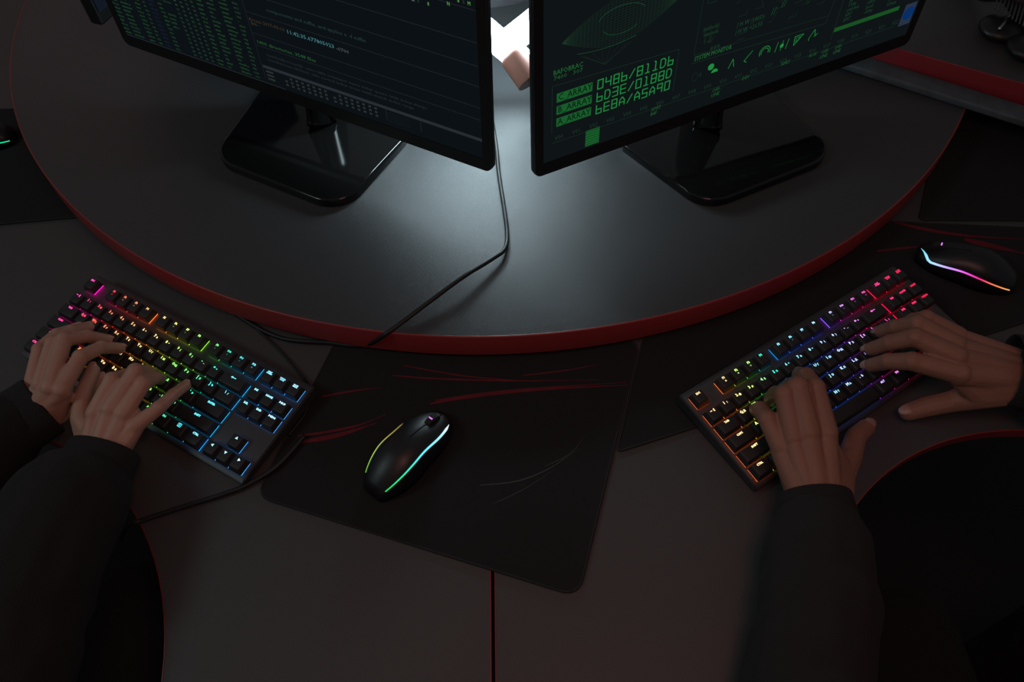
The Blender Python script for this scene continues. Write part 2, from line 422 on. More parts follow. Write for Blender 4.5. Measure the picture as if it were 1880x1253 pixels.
scr(sL, wL, h, 'dotted_column', em8('dim_text', (40, 46, 50)), 3)
for q, y_, x_ in (('/usr/bin/find /usr/lib -exec table command -name index -pause /with index always', 0.0668, 0.527), ('/usr/bin/scan lib/base -size sorted index cross /with-match index range', 0.0600, 0.508)):
    h = Flat(); h.fit(q, 0.283, x_, y_, 0.0038); scr(sL, wL, h, 'command_line', em8('dim_text', (40, 46, 50)), 3)
h = Flat(); h.fit('components and suffix, and applies a .d suffix', 0.3046, 0.4511, 0.1350, 0.0046)
scr(sL, wL, h, 'code_comment', em8('teal_dim_text', (38, 58, 60)), 3)
h = Flat(); h.fit('11:42:35.677805023', 0.3290, 0.3990, 0.1128, 0.0052, bold=0.00012)
scr(sL, wL, h, 'timestamp', em8('cyan_text', (64, 120, 128)), 3)
h = Flat(); h.fit('-0700', 0.4035, 0.4220, 0.1115, 0.0048)
scr(sL, wL, h, 'zone_offset', em8('pale_text', (80, 86, 90)), 3)
h = Flat(); h.fit('Access 2017-03-16', 0.2705, 0.3265, 0.1140, 0.0046); h.text('Birth: -', 0.2725, 0.1085, 0.0042, sx=0.75)
scr(sL, wL, h, 'date_text', em8('ochre_text', (66, 54, 38)), 3)
h = Flat(); h.fit('1400 directories, 3548 files', 0.2721, 0.3640, 0.0828, 0.0048, bold=0.0001)
scr(sL, wL, h, 'file_count', em8('green_count_text', (38, 84, 46)), 3)
h = Flat(); hw = Flat(); hd_ = Flat()
for i in range(17):
    x = 0.494+i*0.0063; y = 0.345; low = random.uniform(0.197, 0.214)
    yy = 0.28
    while yy > low:
        if random.random() < 0.7: (hw if random.random() < 0.2 else (h if random.random() < 0.45 else hd_)).text(random.choice('ZNMKXHB7358TRE'), x, yy, 0.0042, 'CENTER', sx=0.8, bold=0.0002)
        yy -= 0.0068
scr(sL, wL, h, 'matrix_rain', em8('matrix_green', (84, 140, 70)), 4)
scr(sL, wL, hd_, 'faded_glyphs', em8('faded_green', (34, 48, 40)), 4)
scr(sL, wL, hw, 'matrix_highlight', em8('matrix_pale', (120, 135, 130)), 4)
# --- right screen
sR.data.materials.append(em8('screen_dark_green', (15, 20, 22)))
GR, GM, GD = em8('bright_green', (30, 135, 62)), em8('mid_green', (30, 88, 46)), em8('dim_green', (26, 52, 38))
M_GB, M_DL = em8('green_block', (24, 92, 42)), em8('dark_label', (10, 34, 20))
for k, x in zip('CBA', (0, 1, 2)):
    y = 0.1060-0.0168*x
    f = Flat(); f.rect(0.0300, y-0.0060, 0.0770, y+0.0060); scr(sR, wR, f, 'array_block', M_GB, 1)
    f = Flat(); f.fit(k+'_ARRAY', 0.0315, 0.0760, y, 0.0084, bold=0.0002); scr(sR, wR, f, 'array_label', M_DL, 3)
f = Flat(); f.rect(0.0712, 0.0215, 0.0910, 0.0452); scr(sR, wR, f, 'level_block', M_GB, 1)
f = Flat()
for i in range(6): f.rect(0.0712, 0.0240+i*0.0037, 0.0910, 0.0246+i*0.0037)
scr(sR, wR, f, 'level_lines', M_DL, 3)
f = Flat()
SEG = {'0': 'abcdefx', '4': 'fgbc', 'B': 'abcdefg', '6': 'fegcd', '/': '/', '8': 'abcdefg', '1': 'ic', 'D': 'abcdef', '3': 'abgcd', 'E': 'afged', 'A': 'abcefg', '5': 'afgcd', '9': 'abfgc'}
def seg_char(fl, ch, x, y, w, h, lw):
    X0, X1, Y0, Y1, Ym = x, x+w, y-h/2, y+h/2, y
    S = {'a': [(X0, Y1), (X1, Y1)], 'b': [(X1, Y1), (X1, Ym)], 'c': [(X1, Ym), (X1, Y0)], 'd': [(X0, Y0), (X1, Y0)], 'e': [(X0, Ym), (X0, Y0)], 'f': [(X0, Y1), (X0, Ym)], 'g': [(X0, Ym), (X1, Ym)]}
    if ch == '1': fl.line([(X0+w*.2, Y1), (X0+w*.55, Y1), (X0+w*.55, Y0)], lw); fl.line([(X0, Y0), (X1, Y0)], lw); return
    if ch == '/': fl.line([(X0, Y0), (X1, Y1)], lw); return
    if ch == 'D': fl.line([(X0, Y0), (X0, Y1), (X1-w*.3, Y1), (X1, Y1-h*.25), (X1, Y0+h*.25), (X1-w*.3, Y0), (X0, Y0)], lw); return
    if ch == 'A': fl.line([(X0, Y0), (X0, Y0+h*.6), (X0+w/2, Y1), (X1, Y0+h*.6), (X1, Y0)], lw); fl.line([(X0, Y0+h*.38), (X1, Y0+h*.38)], lw); return
    for s_ in SEG.get(ch, ''):
        if s_ in S:
            a, b = S[s_]; ex = lw/2
            d = Vector((b[0]-a[0], b[1]-a[1])).normalized()*ex
            fl.line([(a[0]-d.x, a[1]-d.y), (b[0]+d.x, b[1]+d.y)], lw)
for s_, y in (('04B6/811D6', 0.1058), ('6D3E/018BD', 0.0886), ('6E8A/A5A90', 0.0716)):
    for i, ch in enumerate(s_): seg_char(f, ch, 0.0842+i*0.01075, y, 0.0068, 0.0118, 0.0014)
scr(sR, wR, f, 'array_codes', GR, 3)
f = Flat()
f.fit('BAFOBRAC', 0.0250, 0.0620, 0.1395, 0.0062, bold=0.0002); f.fit('7400   307', 0.0255, 0.0625, 0.1325, 0.0050)
f.fit('SYSTEM MONITOR', 0.2195, 0.2745, 0.0960, 0.0062, bold=0.0003)
for x, y, s_ in ((0.1650, 0.0425, 'XMIT\nB4F'), (0.2580, 0.0385, 'OFF-\nLINE'), (0.3040, 0.0415, 'DEV'), (0.3660, 0.0425, 'XMIT'), (0.4130, 0.0400, 'AUX'), (0.4345, 0.0385, 'OFF-\nLINE'), (0.4570, 0.0385, 'OFF-\nLINE')):
    for i, q in enumerate(s_.split('\n')): f.text(q, x, y-0.0068*i, 0.0052, sx=0.85)
scr(sR, wR, f, 'green_caption', GM, 3)
f = Flat()
for i in range(24): f.text('V%02d' % i, 0.0280+i*0.0239, 0.0502-0.0002*i, 0.0062, sx=0.82)
f.line([(0.0250, 0.0446), (0.56, 0.0400)], 0.0005)
f.line([(0.0240, 0.060), (0.0240, 0.1235), (0.1945, 0.1175), (0.1945, 0.060)], 0.0005)
f.line([(0.216, 0.091), (0.425, 0.0835), (0.437, 0.20)], 0.0005); f.line([(0.4440, 0.055), (0.4440, 0.30)], 0.0006)
f.line([(0.2180, 0.19), (0.2180, 0.102), (0.425, 0.094)], 0.0004)
f2 = Flat()
f2.line([(0.1100+0.030*math.cos(math.radians(a)), 0.1800+0.014*math.sin(math.radians(a))+0.002) for a in range(20, 175, 6)], 0.0006); f2.line([(0.1100+0.024*math.cos(math.radians(a)), 0.1750+0.012*math.sin(math.radians(a))) for a in range(195, 330, 6)], 0.0006)
f2.line([(0.0550+i*0.0028, 0.1560-0.0052*math.sin(math.pi*(i+4)/34)) for i in range(28)], 0.0006)
scr(sR, wR, f2, 'eye_outline', em8('eye_green', (26, 72, 44)), 3)
# wireframe eye
def eye(u, v):
    x = 0.1100+u*0.075; w = max(0.0, 1-abs(u)**1.6)
    return (x, 0.1790+u*0.006+v*0.028*w)
for k in range(-9, 10): f.line([eye(-1+2*i/30, k/9) for i in range(31)], 0.00028)
for k in range(-15, 16): f.line([eye(k/16, -1+2*i/12) for i in range(13)], 0.00022)
f.line([(0.0600, 0.150), (0.0920, 0.1300), (0.1250, 0.149)], 0.0003)
for k in range(6): f.line([(0.064+k*.011, 0.149), (0.092, 0.1300)], 0.00022)
random.seed(11)
for i in range(70):
    x = 0.222+random.random()*0.19; y = 0.108+random.random()*0.16; f.line([(x, y), (x+random.choice((0.006, 0.012, 0.0)), y), (x+random.choice((0.006, 0.012)), y+random.uniform(0.003, 0.014))], 0.0004)
for i in range(9):
    x = 0.225+i*0.022; f.rect(x, 0.165, x+0.012, 0.1655); f.line([(x, 0.165), (x, 0.195), (x+0.012, 0.195), (x+0.012, 0.165)], 0.0004)
scr(sR, wR, f, 'dim_readout', GD, 2)
f = Flat()
for j, s_ in enumerate(('(anti/node)', '/axis/node', '[.....]')): f.text(s_, 0.2255+0.002*j, 0.1330-0.0075*j, 0.0058, sx=0.62)
for j, s_ in enumerate(('| H W /14059', '| H W +20.50', '  ........')): f.text(s_, 0.2760, 0.1240-0.0095*j, 0.0062, sx=0.8)
f.text('//', 0.3260, 0.1265, 0.010, sx=0.9); f.text('//', 0.3400, 0.1330, 0.010, sx=0.9); f.text('# # #', 0.2420, 0.1040, 0.005, sx=0.8)
for j in range(22):
    f.text(pw(10)[:8], 0.4560, 0.0790+0.0068*j, 0.0050, sx=0.74); f.text(pw(10)[:6], 0.4900, 0.0800+0.0068*j, 0.0050, sx=0.74)
    f.text(pw(10)[:7], 0.5290, 0.0800+0.0068*j, 0.0050, sx=0.74)
scr(sR, wR, f, 'system_text', em8('sys_green', (26, 66, 42)), 3)
f = Flat(); f.rect(0.4450, 0.0650, 0.5560, 0.0712)
scr(sR, wR, f, 'green_bar', em8('bar_green', (24, 80, 34)), 3)
f = Flat()
f.disc(0.2482, 0.0768, 0.0046); f.disc(0.2552, 0.0672, 0.0050, a0=0, a1=190)
f.line([(0.2765, 0.0650), (0.2815, 0.0775), (0.2850, 0.0655)], 0.0009)
f.line([(0.3110, 0.0800), (0.3000, 0.0685), (0.3045, 0.0655)], 0.0009)
for r in (0.0082, 0.0055): f.line([(0.3316+r*math.cos(math.radians(a)), 0.0715+r*math.sin(math.radians(a))) for a in range(-20, 215, 12)], 0.0009)
for dx in (-0.0085, 0, 0.0085): f.line([(0.3584+dx-0.001, 0.0655), (0.3584+dx+0.001, 0.0795)], 0.0008)
f.disc(0.3584, 0.0722, 0.0030)
f.line([(0.3775, 0.0790), (0.3915, 0.0790), (0.3790, 0.0660)], 0.0009, closed=True); f.line([(0.3805, 0.0765), (0.3870, 0.0765), (0.3810, 0.0700)], 0.0006, closed=True)
f.line([(0.4035, 0.0655), (0.4025, 0.0685), (0.4095, 0.0800), (0.4125, 0.0700), (0.4165, 0.0725), (0.4110, 0.0690)], 0.0009)
scr(sR, wR, f, 'status_icons', GR, 3)
f = Flat(); f.line([(0.2255+0.0042*math.cos(a/3), 0.0702+0.0055*math.sin(a/3)) for a in range(20)], 0.0004); f.text('K', 0.232, 0.0705, 0.006, sx=0.6)
scr(sR, wR, f, 'dim_icon', GD, 4)
f = Flat(); f.rect(0.5680, 0.0370, 0.5885, 0.0690)
scr(sR, wR, f, 'picture_tile', em8('tile_grey', (40, 50, 68)), 4)
f = Flat(); f.disc(0.5790, 0.0540, 0.0098, n=28)
scr(sR, wR, f, 'blue_disc', em8('tile_blue', (8, 46, 104)), 6)

# ------------------------------------------------------------------ neighbouring monitor at the far left
t = empty('monitor', (-0.66, 1.19, SLAB_Z)); tag(t, 'third black monitor partly hidden behind the left one, faint bluish screen', 'monitor')
P0 = at(190, 49, 0.12); P1 = at(209, 32, 0.12); dirn = (P1-P0).normalized(); dirn.z = 0; dirn.normalize(); side = Vector((-1, 0, 0))
a = math.atan2(dirn.y, dirn.x)
Rz = Matrix.Rotation(a, 3, 'Z')
def third(name, c, s, m, bev=0.004):
    bm = bmesh.new(); add_box(bm, (0, 0, 0), s, bevel=bev)
    for v in bm.verts: v.co = (Rz @ (v.co+Vector(c))) + P0 - Vector(t.location)
    return link(name, bm_mesh(bm), m, t, smooth=False)
LW = 0.46
third('housing', (LW/2, 0.012, 0.17), (LW, 0.022, 0.34), M_BEZEL)
third('screen', (LW/2, -0.0008, 0.176), (LW-0.010, 0.0016, 0.31), em8('third_screen_blue', (19, 25, 36)), 0)
third('neck', (LW/2, 0.03, 0.02), (0.05, 0.02, 0.18), M_BEZEL)
third('base', (LW/2, 0.03, -0.069), (0.20, 0.16, 0.010), M_GLOSS, 0.004)

# ------------------------------------------------------------------ lamp between the monitors
LC = Vector((-0.001, 0.955, 0.142))
t = empty('led_lamp', (0.085, 1.00, SLAB_Z)); tag(t, 'glowing white cross-shaped lamp with a terracotta cylinder between the two monitors', 'lamp')
def lampq(px, py, depth):
    d = FW*FPX + RT*(px-W_/2) + UP*(H_/2-py); k = depth/d.y
    return CAMP + d*k
# cross panel in an upright plane y = 0.955
def plane_pt(px, py, y=0.955): return lampq(px, py, y)
ctr = plane_pt(925, 84)
bm = bmesh.new()
def bar(p, q, w, th=0.014):
    d = (q-p); L_ = d.length; d.normalize(); yv = Vector((0, 1, 0)); z_ = d.cross(yv).normalized()
    rot = Matrix((d, z_, yv)).transposed()
    add_box(bm, (p+q)/2 - Vector(t.location), (L_, w, th), rot, bevel=0.0025)
bar(plane_pt(690, -108), ctr + (ctr-plane_pt(870, 38))*0.75, 0.036)
bar(plane_pt(1020, 10), ctr + (ctr-plane_pt(1020, 10))*0.12, 0.036, 0.0142)
link('light_panel', bm_mesh(bm), M_LAMP, t)
a0 = lampq(941, 102, 0.935); a1 = lampq(974, 150, 0.905); a2 = lampq(1000, 190, 0.90)
bm = bmesh.new(); path = [a0+(a1-a0)*(i/16) - Vector(t.location) for i in range(17)]
rr = [0.0180 if i == 0 else (0.0196 if i % 2 else 0.0193) for i in range(17)]
tube(bm, path, rr, 40)
o = link('cylinder_body', bm_mesh(bm), M_COPPER, t); sharp(o.data, 40); tag(o, 'terracotta ribbed metal cylinder')
bm = bmesh.new(); path = smooth_path([a1+(a1-a0)*0.05-Vector(t.location), Vector((0.045, 0.905, 0.118))-Vector(t.location), Vector((0.075, 0.955, 0.110))-Vector(t.location), Vector((0, 0, 0.05)), Vector((0, 0, 0.008))], 8)
tube(bm, path, 0.0045, 12); link('support_arm', bm_mesh(bm), M_BEZEL, t)
bm = bmesh.new(); bmesh.ops.create_cone(bm, cap_ends=True, segments=48, radius1=0.045, radius2=0.042, depth=0.01, matrix=Matrix.Translation((0, 0, 0.0055)))
o = link('base', bm_mesh(bm), M_BEZEL, t); sharp(o.data)

# ------------------------------------------------------------------ mouse pads
def ribbon(fl, px, w, z):
    P = smooth_path([Vector((*at(x, y, 0.002).xy, 0)) for x, y in px], 10); n = len(P); L_, R_ = [], []
    for i, p in enumerate(P):
        d = (P[min(i+1, n-1)]-P[max(i-1, 0)]).normalized(); nn = Vector((-d.y, d.x, 0))
        tt = i/(n-1); ww = w*(0.25+0.75*math.sin(math.pi*min(1, tt*1.0+0.12)))/2
        L_.append((p.x+nn.x*ww, p.y+nn.y*ww, z)); R_.append((p.x-nn.x*ww, p.y-nn.y*ww, z))
    fl.add(L_+R_, [(i, i+1, n+i+1, n+i) for i in range(n-1)])
def pad(name, corners, rad, label, streaks, group='mouse pads on the desks'):
    c = sum((Vector(p) for p in corners), Vector((0, 0)))/len(corners)
    t = empty(name, (c.x, c.y, 0)); tag(t, label, 'mouse pad', group)
    pts = []
    n = len(corners)
    for i in range(n):
        p = Vector(corners[i]); a = (Vector(corners[i-1])-p).normalized(); b = (Vector(corners[(i+1) % n])-p).normalized()
        s0 = p+a*rad; s1 = p+b*rad
        for k in range(8):
            q = k/7; pts.append((s0*(1-q)**2+p*2*q*(1-q)+s1*q*q)-c)
    bm = bmesh.new(); prism(bm, pts, 0.0003, 0.0022, bevel=0.0006)
    link('pad_cloth', bm_mesh(bm), M_PAD, t, smooth=False)
    bm = bmesh.new(); path = [Vector((p.x, p.y, 0.0017)) for p in pts]; path.append(path[0])
    tube(bm, path, 0.0014, 8, cap=False); link('stitched_edge', bm_mesh(bm), M_STITCH, t)
    for m, lst in streaks:
        f = Flat()
        for px, w, k in lst: ribbon(f, px, w, 0.00245+0.00004*k)
        o = f.obj('printed_streaks', m, t, (-c.x, -c.y, 0))
    return t
A1, B1 = Vector((-0.285, 0.348)), Vector((0.060, 0.230))
vv = Vector((0.079, 0.251)).normalized()*0.325
pad('mouse_pad', [A1, B1, B1+vv, A1+vv], 0.020, 'black mouse pad with dark red streaks in the middle, under the central mouse',
    [(M_PRED, [([(547, 801), (600, 794), (660, 781), (708, 762)], 0.0035, 1), ([(555, 812), (620, 800), (690, 778)], 0.006, 0), ([(592, 729), (640, 720), (700, 712)], 0.003, 1),
               ([(790, 742), (850, 731), (960, 718), (1060, 712), (1153, 708)], 0.0045, 1), ([(800, 736), (900, 722), (1010, 712), (1150, 703)], 0.003, 2),
               ([(720, 690), (800, 696), (950, 700), (1100, 698)], 0.0025, 0), ([(960, 690), (1030, 682), (1100, 670)], 0.002, 1), ([(740, 672), (860, 692), (990, 702)], 0.002, 1)]),
     (M_PGREY, [([(880, 892), (950, 884), (1010, 860), (1063, 824)], 0.0014, 0), ([(905, 926), (960, 900), (1020, 862)], 0.0008, 1), ([(1000, 857), (1045, 835), (1075, 800)], 0.0008, 2)])])
# large pad at the right; its near-left part stands in for a soft shadow
pad('desk_mat', [Vector((0.1150, 0.390)), Vector((0.80, 0.605)), Vector((0.80, 0.705)), Vector((0.50, 0.735)), Vector((0.1640, 0.545))], 0.008, 'large black desk mat with red streaks under the right keyboard and right mouse, near part standing in for soft shade on the desk',
    [(M_PRED, [([(1640, 408), (1700, 422), (1780, 434), (1880, 440)], 0.006, 1), ([(1770, 440), (1820, 452), (1880, 466)], 0.010, 0), ([(1610, 462), (1660, 456), (1700, 452)], 0.004, 0)])])
# pad at the far left edge
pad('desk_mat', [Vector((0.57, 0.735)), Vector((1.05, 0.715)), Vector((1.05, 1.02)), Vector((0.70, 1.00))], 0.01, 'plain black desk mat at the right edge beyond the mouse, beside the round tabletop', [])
pad('mouse_pad', [at(-150, 427, 0).xy, at(185, 396, 0).xy, Vector((-0.585, 1.03)), Vector((-0.90, 1.03))], 0.015, 'plain dark mouse pad at the left edge of the picture beyond the round tabletop', [])

# ------------------------------------------------------------------ mice
def hsv(h, s, v):
    import colorsys; return colorsys.hsv_to_rgb(h % 1, s, v)
def mouse(loc, heading, label, right_cols, left_cols, s=1.0, zlift=0.0024):
    """front towards +y in local frame"""
    t = empty('computer_mouse', (loc[0], loc[1], zlift), (0, 0, heading-math.pi/2)); tag(t, label, 'computer mouse', 'black gaming mice with a glowing side line')
    L_, ns, nr = 0.122*s, 30, 24
    def half(v):   # half width along length, v 0 (back) .. 1 (front)
        return 0.0325*s*(math.sin(math.pi*min(1, (v*0.93+0.035)))**0.42)*(1-0.10*math.exp(-((v-0.55)/0.16)**2)) 
    def height(v): return s*(0.040*math.sin(math.pi*(0.10+0.80*v))**0.75*(1-0.35*max(0, v-0.35)**1.0))
    bm = bmesh.new(); rings = []
    for i in range(ns+1):
        v = i/ns; y = (v-0.5)*L_; w = half(v); h_ = max(0.012*s, height(v)) if 0 < i < ns else 0.012*s
        ring = []
        for k in range(nr+1):
            a = math.pi*k/nr; x = w*math.cos(a); z = h_*(math.sin(a)**0.62)
            x *= (1-0.10*(1-math.sin(a)))
            ring.append(bm.verts.new((x, y, z)))
        rings.append(ring)
    for i in range(ns):
        for k in range(nr): bm.faces.new((rings[i][k], rings[i+1][k], rings[i+1][k+1], rings[i][k+1]))
    for i in range(ns): bm.faces.new((rings[i][0], rings[i][nr], rings[i+1][nr], rings[i+1][0]))
    bm.faces.new(rings[0]); bm.faces.new(rings[-1][::-1])
    o = link('shell', bm_mesh(bm), M_MOUSE, t)
    def surf(v, a):
        w = half(v); h_ = height(v); return Vector(((w*math.cos(a))*(1-0.10*(1-math.sin(a))), (v-0.5)*L_, h_*(math.sin(a)**0.62)))
    # button gap and wheel
    bm = bmesh.new(); tube(bm, [surf(0.55+0.42*i/12, math.pi/2)+Vector((0, 0, 0.0001)) for i in range(13)], 0.0007*s, 6); link('button_seam', bm_mesh(bm), M_STITCH, t)
    bm = bmesh.new(); wz = surf(0.83, math.pi/2)
    bmesh.ops.create_cone(bm, cap_ends=True, segments=28, radius1=0.011*s, radius2=0.011*s, depth=0.007*s, matrix=Matrix.Translation(wz+Vector((0, 0, -0.005*s))) @ Matrix.Rotation(math.pi/2, 4, 'Y'))
    o = link('scroll_wheel', bm_mesh(bm), M_STITCH, t); sharp(o.data)
    bm = bmesh.new(); tube(bm, [wz+Vector((-0.0025*s, 0, 0.0058*s)), wz+Vector((0.0025*s, 0, 0.0058*s))], 0.0009*s, 8)
    o = link('wheel_light', bm_mesh(bm), M_GLOW, t); o.color = (0.8, 0.25, 1.0, 1)
    for nm, sgn, cols in (('light_strip', 0, right_cols), ('light_strip', 1, left_cols)):
        if not cols: continue
        N = 28; (v0, v1), a_, wmax, cc = cols
        me_pts = []
        for i in range(N+1):
            v = v0+(v1-v0)*i/N; a = math.radians(a_(i/N)); a = math.pi-a if sgn else a
            p = surf(v, a); me_pts.append(p*1.0 + Vector((math.cos(a)*0.0006, 0, 0.0003)))
        bm = bmesh.new(); tube(bm, me_pts, lambda q: wmax*(0.45+0.55*q) if q < 0.93 else wmax*(1-q)*10+0.0002, 8, flat=0.8)
        me = bm_mesh(bm)
        ca = me.color_attributes.new('Col', 'FLOAT_COLOR', 'POINT')
        ymin, ymax = (v0-0.5)*L_, (v1-0.5)*L_
        for vi, vert in enumerate(me.vertices):
            q = max(0, min(0.999, (vert.co.y-ymin)/(ymax-ymin)))*(len(cc)-1); i0 = int(q); fr = q-i0
            ca.data[vi].color = (*[cc[i0][j]*(1-fr)+cc[i0+1][j]*fr for j in range(3)], 1)
        link(nm, me, M_STRIP, t)
    return t
M_STRIP = emit('mouse_led_strip', (1, 1, 1), 1.3)
nt = M_STRIP.node_tree; an = nt.nodes.new('ShaderNodeVertexColor'); an.layer_name = 'Col'; nt.links.new(an.outputs['Color'], [n for n in nt.nodes if n.type == 'EMISSION'][0].inputs[0])
S = srgb
hd = math.atan2(0.067, 0.054)
mouse((-0.1185, 0.391), hd, 'black mouse with a cyan and green glowing line on the central mouse pad',
      ((0.07, 0.93), lambda q: 42, 0.0016, [S(30, 200, 90), S(40, 220, 150), S(70, 220, 210), S(110, 220, 250), S(150, 225, 255), S(230, 245, 255)]),
      ((0.10, 0.66), lambda q: 30, 0.0008, [S(110, 190, 60), S(160, 190, 90), S(150, 140, 60), S(110, 95, 50)]))
hd2 = math.atan2(0.049, -0.081)
mouse((0.596, 0.640), hd2, 'black mouse with a blue to pink glowing line right of the right keyboard', None,
      ((0.05, 0.985), lambda q: 20+8*q+55*max(0, q-0.88)/0.12, 0.0018, [S(255, 170, 90), S(240, 120, 70), S(220, 30, 110), S(230, 80, 220), S(190, 150, 255), S(170, 210, 255), S(90, 210, 240)]))
mouse((-0.822, 0.949), math.radians(184), 'black mouse with a green glowing line at the left edge of the picture',
      None, ((0.01, 0.9), lambda q: 20-10*math.sin(math.pi*q), 0.0019, [S(20, 210, 150)]*3), zlift=0.0026)

# ------------------------------------------------------------------ keyboards
U = 0.01905
GAPR = 0.31424; TILT = 0.08914; KT = 0.035
ROWS = [
 [('ESC', .5, 1)]+[('F%d' % (i+1), 2.5+i, 1) for i in range(4)]+[('F%d' % (i+5), 7+i, 1) for i in range(4)]+[('F%d' % (i+9), 11.5+i, 1) for i in range(4)]+[('PRINT\nSCREEN', 15.75, 1), ('SCROLL\nLOCK', 16.75, 1), ('PAUSE\nBREAK', 17.75, 1)],
 [(k, .5+i, 1) for i, k in enumerate(('~ Ё', '1 !', '2 @', '3 #', '4 $', '5 %', '6 ^', '7 &', '8 *', '9 (', '0 )', '- _', '= +'))]+[('<-', 14, 2), ('INS', 15.75, 1), ('HOME', 16.75, 1), ('PGUP', 17.75, 1)],
 [('TAB', .75, 1.5)]+[(k, 2+i, 1) for i, k in enumerate(('Q Й', 'W Ц', 'E У', 'R К', 'T Е', 'Y Н', 'U Г', 'I Ш', 'O Щ', 'P З', '[ Х', '] Ъ'))]+[('\\ /', 14.25, 1.5), ('DEL', 15.75, 1), ('END', 16.75, 1), ('PGDN', 17.75, 1)],
 [('CAPS', .875, 1.75)]+[(k, 2.25+i, 1) for i, k in enumerate(('A Ф', 'S Ы', 'D В', 'F А', 'G П', 'H Р', 'J О', 'K Л', 'L Д', '; Ж', "' Э"))]+[('ENTER', 13.875, 2.25)],
 [('SHIFT', 1.125, 2.25)]+[(k, 2.75+i, 1) for i, k in enumerate(('Z Я', 'X Ч', 'C С', 'V М', 'B И', 'N Т', 'M Ь', ', Б', '. Ю', '/ ?'))]+[('SHIFT', 13.625, 2.75), ('^', 16.75, 1)],
 [('CTRL', .625, 1.25), ('WIN', 1.875, 1.25), ('ALT', 3.125, 1.25), ('', 6.875, 6.25), ('ALT', 10.625, 1.25), ('FN', 11.875, 1.25), ('MENU', 13.125, 1.25), ('CTRL', 14.375, 1.25), ('<', 15.75, 1), ('v', 16.75, 1), ('>', 17.75, 1)],
]
CAPM = {}
def cap_mesh(w):
    if w in CAPM: return CAPM[w]
    bm = bmesh.new(); bw, bd = w*U-0.0011, U-0.0011; tw, td = bw-0.0052, bd-0.0040; h = 0.0088
    vb = [bm.verts.new((x*bw/2, y*bd/2, -h)) for x, y in ((-1, -1), (1, -1), (1, 1), (-1, 1))]
    vt = [bm.verts.new((x*tw/2, y*td/2+0.0006, 0)) for x, y in ((-1, -1), (1, -1), (1, 1), (-1, 1))]
    bm.faces.new(vb[::-1]); bm.faces.new(vt)
    for i in range(4): bm.faces.new((vb[i], vb[(i+1) % 4], vt[(i+1) % 4], vt[i]))
    es = [e for e in bm.edges if not (e.verts[0] in vb and e.verts[1] in vb)]
    bmesh.ops.bevel(bm, geom=es, offset=0.0012, segments=2, affect='EDGES', profile=0.6)
    me = bm_mesh(bm, 'keycap'); CAPM[w] = me
    me.materials.append(M_CAP)
    for p in me.polygons: p.use_smooth = True
    sharp(me, 50); return me
GLM = {}
def glow_mesh(w):
    if w in GLM: return GLM[w]
    bm = bmesh.new(); add_box(bm, (0, 0, -0.0101), (w*U-0.0030, U-0.0030, 0.0020))
    me = bm_mesh(bm, 'key_light'); me.materials.append(M_KEYGLOW); GLM[w] = me; return me
M_KEYGLOW = emit('key_led_glow_soft', (1, 1, 1), 2.7, True)
def ramp(stops, x):
    if x <= stops[0][0]: return stops[0][1]
    for (a, ca), (b, cb) in zip(stops[:-1], stops[1:]):
        if x <= b: f_ = (x-a)/(b-a); return tuple(ca[i]*(1-f_)+cb[i]*f_ for i in range(3))
    return stops[-1][1]
